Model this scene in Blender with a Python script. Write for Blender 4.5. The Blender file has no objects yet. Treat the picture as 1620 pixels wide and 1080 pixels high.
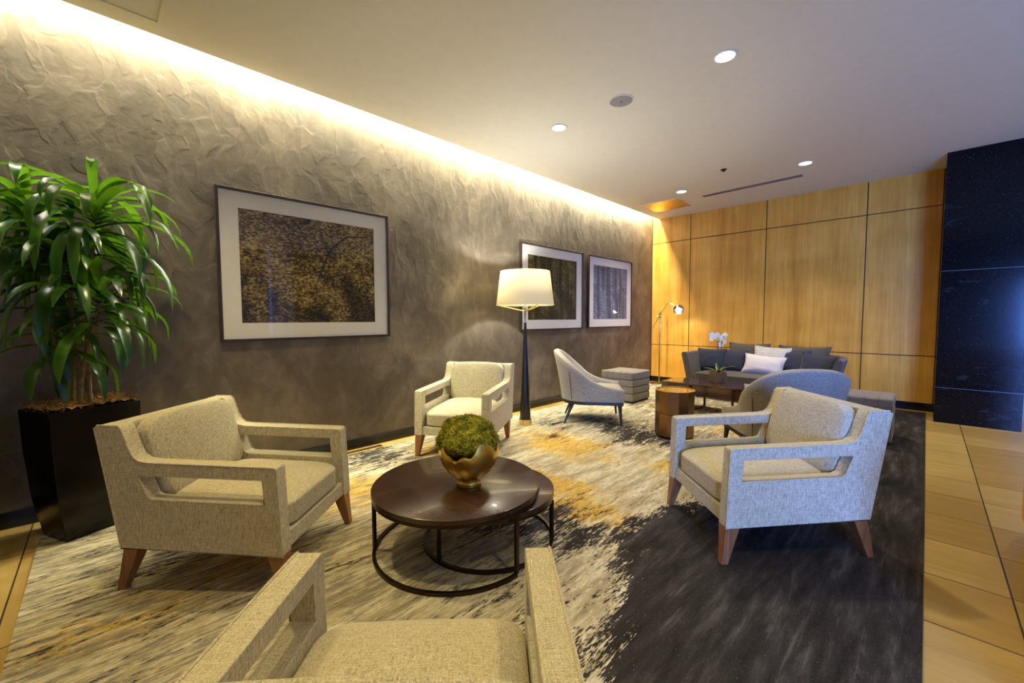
import bpy, bmesh, math, random
from mathutils import Vector, Matrix, noise

random.seed(7)
SC = bpy.context.scene
COL = SC.collection
PI = math.pi
CEIL = 3.152
YW = 7.734          # far wood wall
XR = 9.0            # window wall on the right
YB = -1.25          # wall behind the camera
YW2 = -3.6          # window wall further back on the right
XC = 5.65           # corner where the room opens towards the windows
rad = math.radians

# ------------------------------------------------------------------ camera
cd = bpy.data.cameras.new('camera')
cd.sensor_width = 36.0
cd.lens = 652.33 / 1620 * 36.0
cd.clip_start = 0.02
cam = bpy.data.objects.new('camera', cd)
COL.objects.link(cam)
yaw, pitch, roll = rad(45.15), rad(3.174), rad(-0.179)
fwd = Vector((-math.sin(yaw) * math.cos(pitch), math.cos(yaw) * math.cos(pitch), -math.sin(pitch)))
rgt = Vector((math.cos(yaw), math.sin(yaw), 0))
upv = rgt.cross(fwd)
r2 = rgt * math.cos(roll) + upv * math.sin(roll)
u2 = -rgt * math.sin(roll) + upv * math.cos(roll)
cam.matrix_world = Matrix(((r2.x, u2.x, -fwd.x, 3.856), (r2.y, u2.y, -fwd.y, 0.0), (r2.z, u2.z, -fwd.z, 1.25), (0, 0, 0, 1)))
SC.camera = cam

# ------------------------------------------------------------------ world, exposure
SC.view_settings.view_transform = 'Standard'
SC.view_settings.look = 'None'
SC.view_settings.gamma = 1.0
SC.view_settings.exposure = 0.0
SC.view_settings.use_curve_mapping = False
w = bpy.data.worlds.new('world')
SC.world = w
w.use_nodes = True
w.node_tree.nodes['Background'].inputs[0].default_value = (0.35, 0.55, 1.0, 1)
w.node_tree.nodes['Background'].inputs[1].default_value = 0.6


# ------------------------------------------------------------------ lights
def area(name, loc, rot, sx, sy, power, col, spread=180):
    l = bpy.data.lights.new(name, 'AREA')
    l.shape = 'RECTANGLE'
    l.size, l.size_y, l.energy, l.color = sx, sy, power, col
    l.spread = rad(spread)
    o = bpy.data.objects.new(name, l)
    o.location, o.rotation_euler = loc, rot
    COL.objects.link(o)
    return o


def spot(name, loc, power, col, size=110, blend=0.9, rot=(0, 0, 0), r=0.05):
    l = bpy.data.lights.new(name, 'SPOT')
    l.energy, l.color, l.spot_size, l.spot_blend, l.shadow_soft_size = power, col, rad(size), blend, r
    o = bpy.data.objects.new(name, l)
    o.location, o.rotation_euler = loc, rot
    COL.objects.link(o)
    return o


WARM = (1.0, 0.90, 0.70)
WARMER = (1.0, 0.82, 0.41)
COVE = (1.0, 0.97, 0.75)
BLUE = (0.12, 0.28, 1.0)
# daylight coming through the windows behind the camera, to the right
area('daylight', (7.3, YW2 - 0.08, 1.55), (rad(90), 0, 0), 2.8, 2.4, 3100, BLUE)
# LED strip in the cove along the plaster wall
area('cove_light', (0.085, 3.40, CEIL + 0.17), (0, rad(6), 0), 0.05, 8.6, 470, COVE)
DOWN = [(2.748, 3.30), (1.192, 3.321), (2.727, 6.235), (1.175, 6.278)]
for (x, y) in DOWN + [(4.9, 5.8)]:
    spot('downlight_beam', (x, y, CEIL - 0.03), 215 if y > 6 else (135 if x < 2 else 165), WARM, 112, 1.0, r=0.07)
for (x, y) in [(1.19, 0.35), (2.75, 0.35), (4.6, 0.9)]:
    spot('downlight_beam', (x, y, CEIL - 0.03), 135, WARMER, 112, 1.0, r=0.07)


# ------------------------------------------------------------------ materials
def srgb(r, g, b):
    f = lambda c: (c / 255 / 12.92) if c / 255 <= 0.04045 else ((c / 255 + 0.055) / 1.055) ** 2.4
    return (f(r), f(g), f(b), 1)


class NT:
    def __init__(s, name):
        s.m = bpy.data.materials.new(name)
        s.m.use_nodes = True
        s.t = s.m.node_tree
        s.b = s.t.nodes['Principled BSDF']
        s.out = s.t.nodes['Material Output']

    def n(s, typ, **kw):
        nd = s.t.nodes.new(typ)
        for k, v in kw.items():
            if k.startswith('i_'):
                nd.inputs[k[2:].replace('_', ' ')].default_value = v
            else:
                setattr(nd, k, v)
        return nd

    def l(s, a, b):
        s.t.links.new(a, b)

    def coords(s, scale=(1, 1, 1), rot=(0, 0, 0), kind='Object'):
        tc = s.n('ShaderNodeTexCoord')
        mp = s.n('ShaderNodeMapping')
        mp.inputs['Scale'].default_value = scale
        mp.inputs['Rotation'].default_value = rot
        s.l(tc.outputs[kind], mp.inputs['Vector'])
        return mp.outputs['Vector']

    def noise(s, vec, scale=5, detail=4, rough=0.55, dist=0.0):
        nd = s.n('ShaderNodeTexNoise')
        nd.inputs['Scale'].default_value = scale
        nd.inputs['Detail'].default_value = detail
        nd.inputs['Roughness'].default_value = rough
        nd.inputs['Distortion'].default_value = dist
        s.l(vec, nd.inputs['Vector'])
        return nd.outputs['Fac']

    def ramp(s, fac, stops, interp='LINEAR'):
        nd = s.n('ShaderNodeValToRGB')
        cr = nd.color_ramp
        cr.interpolation = interp
        while len(cr.elements) < len(stops):
            cr.elements.new(0.5)
        for e, (p, c) in zip(cr.elements, stops):
            e.position = p
            e.color = c if len(c) == 4 else (*c, 1)
        s.l(fac, nd.inputs['Fac'])
        return nd.outputs['Color']

    def mix(s, fac, a, b, blend='MIX'):
        nd = s.n('ShaderNodeMix')
        nd.data_type = 'RGBA'
        nd.blend_type = blend
        for sock, v in ((nd.inputs[0], fac), (nd.inputs[6], a), (nd.inputs[7], b)):
            if hasattr(v, 'links'):
                s.l(v, sock)
            else:
                sock.default_value = v
        return nd.outputs[2]

    def math(s, op, a, b=0.0, clamp=False):
        nd = s.n('ShaderNodeMath')
        nd.operation = op
        nd.use_clamp = clamp
        for sock, v in ((nd.inputs[0], a), (nd.inputs[1], b)):
            if hasattr(v, 'links'):
                s.l(v, sock)
            else:
                sock.default_value = v
        return nd.outputs[0]

    def bump(s, h, strength=0.3, dist=0.01):
        nd = s.n('ShaderNodeBump')
        nd.inputs['Strength'].default_value = strength
        nd.inputs['Distance'].default_value = dist
        s.l(h, nd.inputs['Height'])
        s.l(nd.outputs['Normal'], s.b.inputs['Normal'])
        return nd

    def base(s, c):
        if hasattr(c, 'links'):
            s.l(c, s.b.inputs['Base Color'])
        else:
            s.b.inputs['Base Color'].default_value = c

    def set(s, rough=None, metal=None, spec=None, coat=None, sheen=None):
        if rough is not None: s.b.inputs['Roughness'].default_value = rough
        if metal is not None: s.b.inputs['Metallic'].default_value = metal
        if spec is not None: s.b.inputs['Specular IOR Level'].default_value = spec
        if coat is not None: s.b.inputs['Coat Weight'].default_value = coat
        if sheen is not None: s.b.inputs['Sheen Weight'].default_value = sheen
        return s


def mottled(name, c, rough=0.5, metal=0.0, var=0.12, scale=12, bump=0.0, spec=None, coat=None):
    """plain material with a little procedural variation"""
    m = NT(name)
    v = m.coords()
    f = m.noise(v, scale, 3)
    lo = tuple(x * (1 - var) for x in c[:3]) + (1,)
    hi = tuple(min(1, x * (1 + var)) for x in c[:3]) + (1,)
    m.base(m.ramp(f, [(0.3, lo), (0.7, hi)]))
    m.set(rough, metal, spec, coat)
    if bump:
        m.bump(m.noise(v, scale * 20, 2), bump, 0.002)
    return m.m


def fabric(name, lo, hi, scale=1.0, rough=0.9, strength=0.5, slub=0.5):
    m = NT(name)
    k = 330 * scale
    a = m.noise(m.coords((k, k * 0.10, k)), 1, 2, 0.6)
    b = m.noise(m.coords((k * 0.10, k, k * 0.9)), 1, 2, 0.6)
    c = m.noise(m.coords((k * 0.9, k * 0.9, k * 0.10)), 1, 2, 0.6)
    mx = m.math('MAXIMUM', a, b)
    h = m.math('MULTIPLY', m.math('ADD', mx, c), 0.5)
    g = m.noise(m.coords(), 3, 3)
    f = m.math('ADD', h, m.math('MULTIPLY', m.math('SUBTRACT', g, 0.5), 0.12 * slub))
    m.base(m.ramp(f, [(0.36, lo), (0.66, hi)]))
    m.set(rough, 0, 0.25, sheen=0.15)
    m.bump(h, strength, 0.003)
    return m.m


def wood(name, lo, hi, rough=0.4, axis='Z', scale=1.0, coat=0.0, spec=0.5):
    m = NT(name)
    s = {'Z': (22, 22, 1.2), 'X': (1.2, 22, 22), 'Y': (22, 1.2, 22)}[axis]
    s = tuple(q * scale for q in s)
    a = m.noise(m.coords(s), 1.0, 6, 0.6, 0.4)
    s2 = tuple(q * 5 for q in s)
    b = m.noise(m.coords(s2), 1.0, 3, 0.6)
    f = m.math('ADD', m.math('MULTIPLY', a, 0.65), m.math('MULTIPLY', b, 0.35))
    m.base(m.ramp(f, [(0.35, lo), (0.65, hi)]))
    m.set(rough, 0, spec, coat)
    m.bump(b, 0.08, 0.001)
    return m.m


def metal(name, c, rough=0.25, brushed=False):
    m = NT(name)
    v = m.coords((40, 40, 2) if brushed else (1, 1, 1))
    f = m.noise(v, 6, 3)
    m.base(m.mix(f, tuple(x * 0.9 for x in c[:3]) + (1,), c))
    m.l(m.ramp(f, [(0.3, (rough * 0.8,) * 3), (0.7, (rough * 1.25,) * 3)]), m.b.inputs['Roughness'])
    m.set(None, 1.0)
    return m.m


def emis(name, c, s):
    m = NT(name)
    m.base((0.8, 0.8, 0.8, 1))
    m.b.inputs['Emission Color'].default_value = c
    m.b.inputs['Emission Strength'].default_value = s
    return m.m


def plaster_mat():
    m = NT('polished_plaster')
    v = m.coords()

    def warp(vec, sc, amt, det=3.0):
        nz = m.n('ShaderNodeTexNoise')
        nz.inputs['Scale'].default_value = sc
        nz.inputs['Detail'].default_value = det
        m.l(vec, nz.inputs['Vector'])
        sub = m.n('ShaderNodeVectorMath', operation='SUBTRACT')
        m.l(nz.outputs['Color'], sub.inputs[0])
        sub.inputs[1].default_value = (0.5, 0.5, 0.5)
        add = m.n('ShaderNodeVectorMath', operation='MULTIPLY_ADD')
        m.l(sub.outputs[0], add.inputs[0])
        add.inputs[1].default_value = (amt, amt, amt)
        m.l(vec, add.inputs[2])
        return add.outputs[0]
    w1 = warp(v, 1.6, 0.35)
    w2 = warp(w1, 6.0, 0.07)

    def swipe(vec, ang, sc, st):
        mp = m.n('ShaderNodeMapping')
        mp.inputs['Rotation'].default_value = (rad(ang), 0, 0)
        mp.inputs['Scale'].default_value = (1, st, 1)
        m.l(vec, mp.inputs['Vector'])
        vo = m.n('ShaderNodeTexVoronoi', feature='SMOOTH_F1')
        vo.inputs['Scale'].default_value = sc
        vo.inputs['Smoothness'].default_value = 0.2
        m.l(mp.outputs['Vector'], vo.inputs['Vector'])
        return vo
    va = swipe(w2, 40, 4.6, 2.2)
    vb = swipe(w2, -35, 6.5, 2.0)
    cloud = m.noise(w1, 1.5, 6, 0.6, 0.5)
    fine = m.noise(w2, 14, 5, 0.65, 0.6)
    pa = m.n('ShaderNodeSeparateColor'); m.l(va.outputs['Color'], pa.inputs[0])
    pb = m.n('ShaderNodeSeparateColor'); m.l(vb.outputs['Color'], pb.inputs[0])
    patch = m.math('ADD', m.math('MULTIPLY', pa.outputs[0], 0.5), m.math('MULTIPLY', pb.outputs[1], 0.5))
    f = m.math('ADD', m.math('MULTIPLY', cloud, 0.76), m.math('MULTIPLY', patch, 0.12))
    f = m.math('ADD', f, m.math('MULTIPLY', fine, 0.12))
    m.base(m.ramp(f, [(0.34, srgb(82, 72, 57)), (0.50, srgb(106, 94, 77)), (0.66, srgb(136, 123, 103))]))
    m.l(m.ramp(f, [(0.35, (0.58,) * 3), (0.65, (0.40,) * 3)]), m.b.inputs['Roughness'])
    m.set(None, 0.15, 0.5)
    h = m.math('ADD', m.math('MULTIPLY', patch, 0.5), m.math('ADD', m.math('MULTIPLY', va.outputs['Distance'], 0.5), m.math('MULTIPLY', fine, 0.35)))
    m.bump(h, 0.24, 0.02)
    return m.m


def floor_mat():
    m = NT('honed_limestone_tile')
    v = m.coords()
    mp = m.n('ShaderNodeMapping')
    mp.inputs['Location'].default_value = (-4.17 + 0.92 * 8, -3.72 + 0.452 * 20, 0)
    m.l(v, mp.inputs['Vector'])
    br = m.n('ShaderNodeTexBrick')
    br.offset = 0.0
    br.squash = 1.0
    br.inputs['Scale'].default_value = 1.0
    br.inputs['Brick Width'].default_value = 0.92
    br.inputs['Row Height'].default_value = 0.452
    br.inputs['Mortar Size'].default_value = 0.004
    br.inputs['Mortar Smooth'].default_value = 0.3
    br.inputs['Color1'].default_value = srgb(164, 134, 70)
    br.inputs['Color2'].default_value = srgb(192, 164, 98)
    br.inputs['Mortar'].default_value = srgb(70, 60, 44)
    m.l(mp.outputs['Vector'], br.inputs['Vector'])
    vein = m.noise(m.coords((1.0, 7, 1)), 1.6, 6, 0.6, 1.0)
    m.base(m.mix(0.8, br.outputs['Color'], m.ramp(vein, [(0.3, srgb(225, 215, 200)), (0.7, srgb(255, 255, 255))]), 'MULTIPLY'))
    m.set(0.28, 0, 0.45)
    m.bump(br.outputs['Fac'], -0.2, 0.002)
    return m.m


def panel_wood():
    m = NT('figured_anigre_veneer')
    a = m.noise(m.coords((9, 9, 0.5)), 1.0, 6, 0.6, 0.3)
    b = m.noise(m.coords((90, 90, 2.0)), 1.0, 3, 0.6)
    c = m.noise(m.coords((2.0, 2.0, 3.0)), 1.0, 3, 0.5)
    f = m.math('ADD', m.math('MULTIPLY', a, 0.45), m.math('ADD', m.math('MULTIPLY', b, 0.3), m.math('MULTIPLY', c, 0.25)))
    m.base(m.ramp(f, [(0.36, srgb(180, 122, 40)), (0.5, srgb(206, 149, 56)), (0.64, srgb(224, 170, 76))]))
    m.set(0.3, 0, 0.32)
    m.bump(b, 0.03, 0.001)
    return m.m


def stone_mat():
    m = NT('polished_black_granite')
    v = m.coords()
    a = m.noise(m.coords((1.0, 1.0, 3.0)), 2.2, 7, 0.62, 1.6)
    sp = m.noise(v, 60, 2, 0.5)
    vein = m.ramp(a, [(0.60, srgb(9, 9, 11)), (0.66, srgb(34, 36, 44)), (0.70, srgb(10, 10, 12))])
    m.base(m.mix(m.ramp(sp, [(0.62, (0, 0, 0)), (0.75, (0.5,) * 3)]), vein, srgb(60, 66, 80)))
    m.set(0.13, 0, 0.22)
    m.bump(a, 0.05, 0.004)
    return m.m


def rug_mat():
    m = NT('abstract_wool_rug')
    at = m.n('ShaderNodeAttribute', attribute_name='pattern')
    sep = m.n('ShaderNodeSeparateColor')
    m.l(at.outputs['Color'], sep.inputs[0])
    dark, gold, grey = sep.outputs[0], sep.outputs[1], sep.outputs[2]
    n1 = m.noise(m.coords((42, 6.0, 1)), 1.0, 5, 0.7, 0.3)
    n2 = m.noise(m.coords((120, 22, 1)), 1.0, 3, 0.7)
    n3 = m.noise(m.coords((13, 2.2, 1), (0, 0, 0.03)), 1.0, 6, 0.68, 0.3)
    n4 = m.noise(m.coords((190, 90, 1)), 1.0, 2, 0.6)
    nb = m.noise(m.coords((7, 1.8, 1)), 1.0, 5, 0.65, 0.4)
    st = m.math('ADD', m.math('MULTIPLY', n1, 0.32), m.math('MULTIPLY', n2, 0.36))
    st = m.math('ADD', st, m.math('MULTIPLY', nb, 0.32))
    st = m.math('ADD', m.math('MULTIPLY', m.math('SUBTRACT', st, 0.5), 1.9), 0.5)

    def thresh(mask, nz, gain, amp):
        x = m.math('ADD', mask, m.math('MULTIPLY', m.math('SUBTRACT', nz, 0.5), amp))
        x = m.math('SUBTRACT', x, 0.5)
        return m.math('ADD', m.math('MULTIPLY', x, gain), 0.5, True)
    cream = m.ramp(n3, [(0.32, srgb(126, 114, 86)), (0.48, srgb(170, 157, 124)), (0.64, srgb(204, 193, 162))])
    cream = m.mix(m.ramp(n2, [(0.50, (0, 0, 0)), (0.62, (0.4,) * 3)]), cream, srgb(140, 126, 108))
    tick = m.math('MULTIPLY', n1, n2)
    cream = m.mix(m.ramp(tick, [(0.34, (0, 0, 0)), (0.40, (0.42,) * 3)]), cream, srgb(84, 72, 56))
    cream = m.mix(m.ramp(tick, [(0.15, (0.7,) * 3), (0.19, (0, 0, 0))]), cream, srgb(216, 206, 184))
    goldc = m.ramp(n2, [(0.35, srgb(148, 114, 40)), (0.6, srgb(200, 166, 84))])
    greyc = m.ramp(n1, [(0.35, srgb(72, 70, 66)), (0.65, srgb(124, 120, 112))])
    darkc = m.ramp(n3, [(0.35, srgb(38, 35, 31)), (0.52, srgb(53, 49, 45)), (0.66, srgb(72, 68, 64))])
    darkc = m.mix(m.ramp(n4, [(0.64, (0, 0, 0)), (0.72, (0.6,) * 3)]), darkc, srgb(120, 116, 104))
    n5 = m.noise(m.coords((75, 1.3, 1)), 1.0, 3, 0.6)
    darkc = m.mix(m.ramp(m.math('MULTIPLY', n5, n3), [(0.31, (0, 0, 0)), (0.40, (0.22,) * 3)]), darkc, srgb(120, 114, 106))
    c = m.mix(thresh(gold, st, 8, 3.0), cream, goldc)
    c = m.mix(m.math('MULTIPLY', thresh(grey, n1, 5, 2.6), 0.8), c, greyc)
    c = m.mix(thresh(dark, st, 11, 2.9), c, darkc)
    m.base(c)
    m.set(0.95, 0, 0.04)
    m.bump(m.math('ADD', n4, n2), 0.35, 0.004)
    return m.m


def print_mat(name, stops, dark_low=True, bright=1.0, sc=1.0, trunk=False):
    m = NT(name)
    v = m.coords()
    leaf = m.n('ShaderNodeTexVoronoi', i_Scale=54.0 * sc)
    lc = m.n('ShaderNodeSeparateColor')
    m.l(leaf.outputs['Color'], lc.inputs[0])
    m.l(m.coords((1, 1, 1.6), (0.5, 0, 0)), leaf.inputs['Vector'])
    big = m.noise(v, 3.2, 6, 0.62, 0.8)
    mid = m.noise(v, 20 * sc, 6, 0.75)
    f = m.math('ADD', m.math('MULTIPLY', big, 0.42), m.math('MULTIPLY', mid, 0.34))
    f = m.math('ADD', f, m.math('MULTIPLY', lc.outputs[0], 0.22))
    c = m.ramp(f, stops)
    if trunk:
        t = m.noise(m.coords((1, 5.5, 0.25)), 1.6, 3, 0.5, 0.3)
        c = m.mix(m.ramp(t, [(0.50, (0, 0, 0)), (0.56, (0.75,) * 3)]), c, stops[0][1])
    # a darker, lower-lying band of undergrowth
    sp = m.n('ShaderNodeSeparateXYZ')
    m.l(v, sp.inputs[0])
    u = m.math('ADD', sp.outputs[2], m.math('MULTIPLY', m.math('SUBTRACT', big, 0.5), 1.4))
    if dark_low:
        c = m.mix(m.ramp(m.math('ADD', u, 0.42), [(0.0, (0.7,) * 3), (0.3, (0, 0, 0))]), c, stops[0][1])
    flecks = m.ramp(mid, [(0.64, (0, 0, 0)), (0.70, (0.8,) * 3)])
    c = m.mix(flecks, c, stops[-1][1])
    m.base(c)
    m.set(0.6, 0, 0.3)
    return m.m


def glass_pane():
    m = NT('picture_glass')
    t = m.t
    tr = m.n('ShaderNodeBsdfTransparent')
    gl = m.n('ShaderNodeBsdfGlossy')
    gl.inputs['Roughness'].default_value = 0.01
    fr = m.n('ShaderNodeFresnel')
    fr.inputs['IOR'].default_value = 1.5
    mx = m.n('ShaderNodeMixShader')
    geo = m.n('ShaderNodeNewGeometry')
    k = m.math('MULTIPLY', fr.outputs[0], m.math('SUBTRACT', 1.0, geo.outputs['Backfacing']))
    m.l(k, mx.inputs[0])
    m.l(tr.outputs[0], mx.inputs[1])
    m.l(gl.outputs[0], mx.inputs[2])
    m.l(mx.outputs[0], m.out.inputs[0])
    t.nodes.remove(m.b)
    return m.m


def shade_mat():
    m = NT('lit_linen_shade')
    d = m.n('ShaderNodeBsdfDiffuse')
    d.inputs[0].default_value = srgb(244, 228, 180)
    tl = m.n('ShaderNodeBsdfTranslucent')
    v = m.noise(m.coords((300, 300, 300)), 1, 2)
    m.l(m.ramp(v, [(0.3, srgb(236, 214, 150)), (0.7, srgb(246, 228, 172))]), tl.inputs[0])
    mx = m.n('ShaderNodeMixShader')
    mx.inputs[0].default_value = 0.02
    m.l(d.outputs[0], mx.inputs[1])
    m.l(tl.outputs[0], mx.inputs[2])
    em = m.n('ShaderNodeEmission')
    em.inputs[0].default_value = srgb(255, 232, 160)
    em.inputs[1].default_value = 0.30
    ad = m.n('ShaderNodeAddShader')
    m.l(mx.outputs[0], ad.inputs[0])
    m.l(em.outputs[0], ad.inputs[1])
    m.l(ad.outputs[0], m.out.inputs[0])
    m.t.nodes.remove(m.b)
    return m.m


def leaf_mat():
    m = NT('dracaena_leaf')
    f = m.noise(m.coords((4, 4, 4)), 2, 3)
    m.base(m.ramp(f, [(0.3, srgb(18, 44, 10)), (0.52, srgb(32, 70, 14)), (0.74, srgb(72, 118, 26))]))
    m.set(0.28, 0, 0.5)
    tl = m.n('ShaderNodeBsdfTranslucent')
    tl.inputs[0].default_value = srgb(130, 190, 40)
    mx = m.n('ShaderNodeMixShader')
    mx.inputs[0].default_value = 0.15
    m.l(m.b.outputs[0], mx.inputs[1])
    m.l(tl.outputs[0], mx.inputs[2])
    m.l(mx.outputs[0], m.out.inputs[0])
    return m.m


def moss_mat(name, a, b, c):
    m = NT(name)
    f = m.noise(m.coords(), 9, 5, 0.65)
    g = m.noise(m.coords(), 120, 2)
    x = m.math('ADD', m.math('MULTIPLY', f, 0.7), m.math('MULTIPLY', g, 0.3))
    m.base(m.ramp(x, [(0.36, a), (0.5, b), (0.64, c)]))
    m.set(0.85, 0, 0.2)
    return m.m


def chevron_mat():
    m = NT('chevron_print_cotton')
    tc = m.coords()
    sp = m.n('ShaderNodeSeparateXYZ')
    m.l(tc, sp.inputs[0])
    ax = m.math('PINGPONG', sp.outputs[0], 0.11)
    k = m.math('ADD', m.math('MULTIPLY', ax, 1.5), sp.outputs[2])
    st = m.math('FRACT', m.math('MULTIPLY', k, 27))
    m.base(m.ramp(st, [(0.50, srgb(232, 224, 206)), (0.58, srgb(96, 92, 88))]))
    m.set(0.9)
    return m.m


M = {}
M['plaster'] = plaster_mat()
M['floor'] = floor_mat()
M['panel'] = panel_wood()
M['stone'] = stone_mat()
M['rug'] = rug_mat()
M['ceiling'] = mottled('ceiling_paint', srgb(226, 219, 200), 0.85, var=0.02, spec=0.1)
M['taupe'] = mottled('taupe_paint', srgb(150, 138, 118), 0.8, var=0.03, spec=0.15)
M['white'] = mottled('white_paint', srgb(226, 222, 212), 0.6, var=0.02)
M['black_base'] = mottled('black_gloss_base', srgb(20, 19, 18), 0.22, var=0.1)
M['reveal'] = mottled('dark_reveal', srgb(50, 32, 16), 0.7)
M['stone_line'] = mottled('granite_joint', srgb(84, 88, 100), 0.4)
M['linen'] = fabric('oatmeal_linen', srgb(132, 119, 84), srgb(214, 202, 166), 1.0, strength=0.5)
M['tweed'] = fabric('grey_tweed', srgb(96, 88, 74), srgb(176, 165, 142), 1.0, strength=0.5)
M['charcoal'] = fabric('charcoal_upholstery', srgb(64, 57, 48), srgb(92, 83, 70), 1.2, strength=0.25)
M['ottoman'] = fabric('grey_ottoman_fabric', srgb(90, 81, 70), srgb(128, 117, 102), 1.3, strength=0.25)
M['navy'] = fabric('navy_velvet', srgb(30, 30, 38), srgb(53, 54, 66), 1.5, 0.75, 0.15)
M['pale'] = fabric('pale_grey_linen', srgb(184, 174, 164), srgb(220, 211, 200), 1.0, strength=0.3)
M['chevron'] = chevron_mat()
M['leg_wood'] = wood('walnut_leg', srgb(112, 70, 36), srgb(162, 106, 58), 0.4)
M['table_wood'] = wood('espresso_table_top', srgb(44, 26, 16), srgb(68, 41, 26), 0.27, 'X', 0.8, 0.15)
M['dark_leg'] = wood('ebonised_leg', srgb(28, 22, 20), srgb(44, 36, 32), 0.4)
M['rosewood'] = wood('glossy_dark_rosewood', srgb(50, 26, 16), srgb(78, 44, 28), 0.12, 'X', 1.0, 0.6)
M['bronze'] = metal('dark_bronze', srgb(70, 56, 44), 0.35)
M['gold'] = metal('gold_leaf_metal', srgb(236, 200, 100), 0.3)
M['brass'] = metal('polished_brass', srgb(220, 192, 128), 0.2)
M['recess_gold'] = metal('recess_gold_metal', srgb(224, 202, 146), 0.4, True)
M['antique'] = mottled('antique_brass_facets', srgb(140, 108, 70), 0.3, 1.0, var=0.08, scale=3)
M['chrome'] = metal('satin_nickel', srgb(210, 206, 198), 0.18)
M['lamp_black'] = mottled('black_lacquer', srgb(22, 20, 20), 0.3)
M['frame'] = wood('dark_walnut_frame', srgb(34, 24, 18), srgb(58, 42, 32), 0.4, 'Z', 2)
M['mat'] = mottled('cream_mat_board', srgb(238, 232, 216), 0.8, var=0.02)
M['glass'] = glass_pane()
M['print1'] = print_mat('autumn_forest_print', [(0.34, srgb(22, 18, 10)), (0.44, srgb(80, 64, 26)), (0.54, srgb(140, 114, 50)), (0.68, srgb(206, 184, 116))])
M['print2'] = print_mat('green_wood_path_print', [(0.34, srgb(30, 30, 16)), (0.46, srgb(74, 70, 34)), (0.56, srgb(112, 106, 62)), (0.7, srgb(170, 170, 110))], sc=1.2, trunk=True)
M['print3'] = print_mat('misty_blue_tree_print', [(0.30, srgb(60, 66, 82)), (0.46, srgb(104, 112, 130)), (0.58, srgb(146, 152, 166)), (0.72, srgb(190, 192, 200))], dark_low=False, trunk=True)
M['shade'] = shade_mat()
M['leaf'] = leaf_mat()
M['stem'] = mottled('cane_bark', srgb(120, 98, 62), 0.8, var=0.3, scale=40, bump=0.4)
M['planter'] = mottled('black_gloss_planter', srgb(16, 11, 9), 0.16, var=0.1, spec=0.3)
M['straw'] = moss_mat('dry_spanish_moss', srgb(94, 68, 32), srgb(150, 114, 62), srgb(196, 158, 98))
M['moss'] = moss_mat('green_moss', srgb(76, 70, 16), srgb(132, 126, 30), srgb(188, 178, 60))
M['petal'] = mottled('white_petal', srgb(244, 242, 222), 0.6, var=0.03)
M['green'] = mottled('orchid_green', srgb(62, 92, 40), 0.35, var=0.2)
M['pot'] = mottled('pewter_pot', srgb(150, 138, 112), 0.35, 0.5)
M['speaker'] = mottled('speaker_grille', srgb(150, 148, 144), 0.7, bump=0.5)
M['vent'] = mottled('vent_metal', srgb(120, 112, 104), 0.5)
M['black'] = mottled('matt_black', srgb(14, 13, 12), 0.7)
M['lens'] = emis('downlight_lens', (1.0, 0.95, 0.84, 1), 6.0)
M['bulb'] = emis('lamp_bulb', (1.0, 0.93, 0.78, 1), 14.0)
M['cable'] = mottled('white_cable', srgb(220, 214, 200), 0.5)
M['window_frame'] = mottled('window_aluminium', srgb(120, 124, 130), 0.4)


# ------------------------------------------------------------------ mesh helpers
def obj(name, bm, m, parent=None, smooth=True, bevel=0.0, seg=2, angle=35, subsurf=0, solid=0.0):
    me = bpy.data.meshes.new(name)
    bmesh.ops.recalc_face_normals(bm, faces=bm.faces)
    bm.to_mesh(me)
    bm.free()
    me.materials.append(m)
    o = bpy.data.objects.new(name, me)
    COL.objects.link(o)
    if parent: o.parent = parent
    if smooth:
        for p in me.polygons: p.use_smooth = True
        if hasattr(me, 'set_sharp_from_angle'):
            me.set_sharp_from_angle(angle=rad(angle))
    if solid:
        q = o.modifiers.new('solid', 'SOLIDIFY'); q.thickness = solid; q.offset = 0
    if bevel:
        q = o.modifiers.new('bevel', 'BEVEL'); q.width = bevel; q.segments = seg
        q.limit_method = 'ANGLE'; q.angle_limit = rad(angle); q.harden_normals = True
    if subsurf:
        q = o.modifiers.new('sub', 'SUBSURF'); q.levels = subsurf; q.render_levels = subsurf
    return o


def tag(o, label, cat, group=None):
    o['label'] = label
    o['category'] = cat
    if group: o['group'] = group
    return o


def thing(name, label, cat, loc=(0, 0, 0), rz=0.0, group=None):
    o = bpy.data.objects.new(name, None)
    o.empty_display_size = 0.1
    o.location = loc
    o.rotation_euler = (0, 0, rz)
    COL.objects.link(o)
    return tag(o, label, cat, group)


def structure(name, bm, m, parent=None, **kw):
    o = obj(name, bm, m, parent, smooth=kw.pop('smooth', False), **kw)
    if parent is None: o['kind'] = 'structure'
    return o


def copy_thing(src, label, loc, rz):
    c = src.copy()
    COL.objects.link(c)
    c.location = loc
    c.rotation_euler = (0, 0, rz)
    c['label'] = label
    for ch in list(src.children):
        d = ch.copy(); COL.objects.link(d); d.parent = c
        for g in list(ch.children):
            e = g.copy(); COL.objects.link(e); e.parent = d
    return c


def add_box(bm, lo, hi, mtx=None):
    x0, y0, z0 = lo; x1, y1, z1 = hi
    co = [(x0, y0, z0), (x1, y0, z0), (x1, y1, z0), (x0, y1, z0), (x0, y0, z1), (x1, y0, z1), (x1, y1, z1), (x0, y1, z1)]
    vs = [bm.verts.new(mtx @ Vector(c) if mtx else c) for c in co]
    for f in [(3, 2, 1, 0), (4, 5, 6, 7), (0, 1, 5, 4), (1, 2, 6, 5), (2, 3, 7, 6), (3, 0, 4, 7)]:
        bm.faces.new([vs[i] for i in f])
    return vs


def box(lo, hi, mtx=None):
    bm = bmesh.new(); add_box(bm, lo, hi, mtx); return bm


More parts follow.
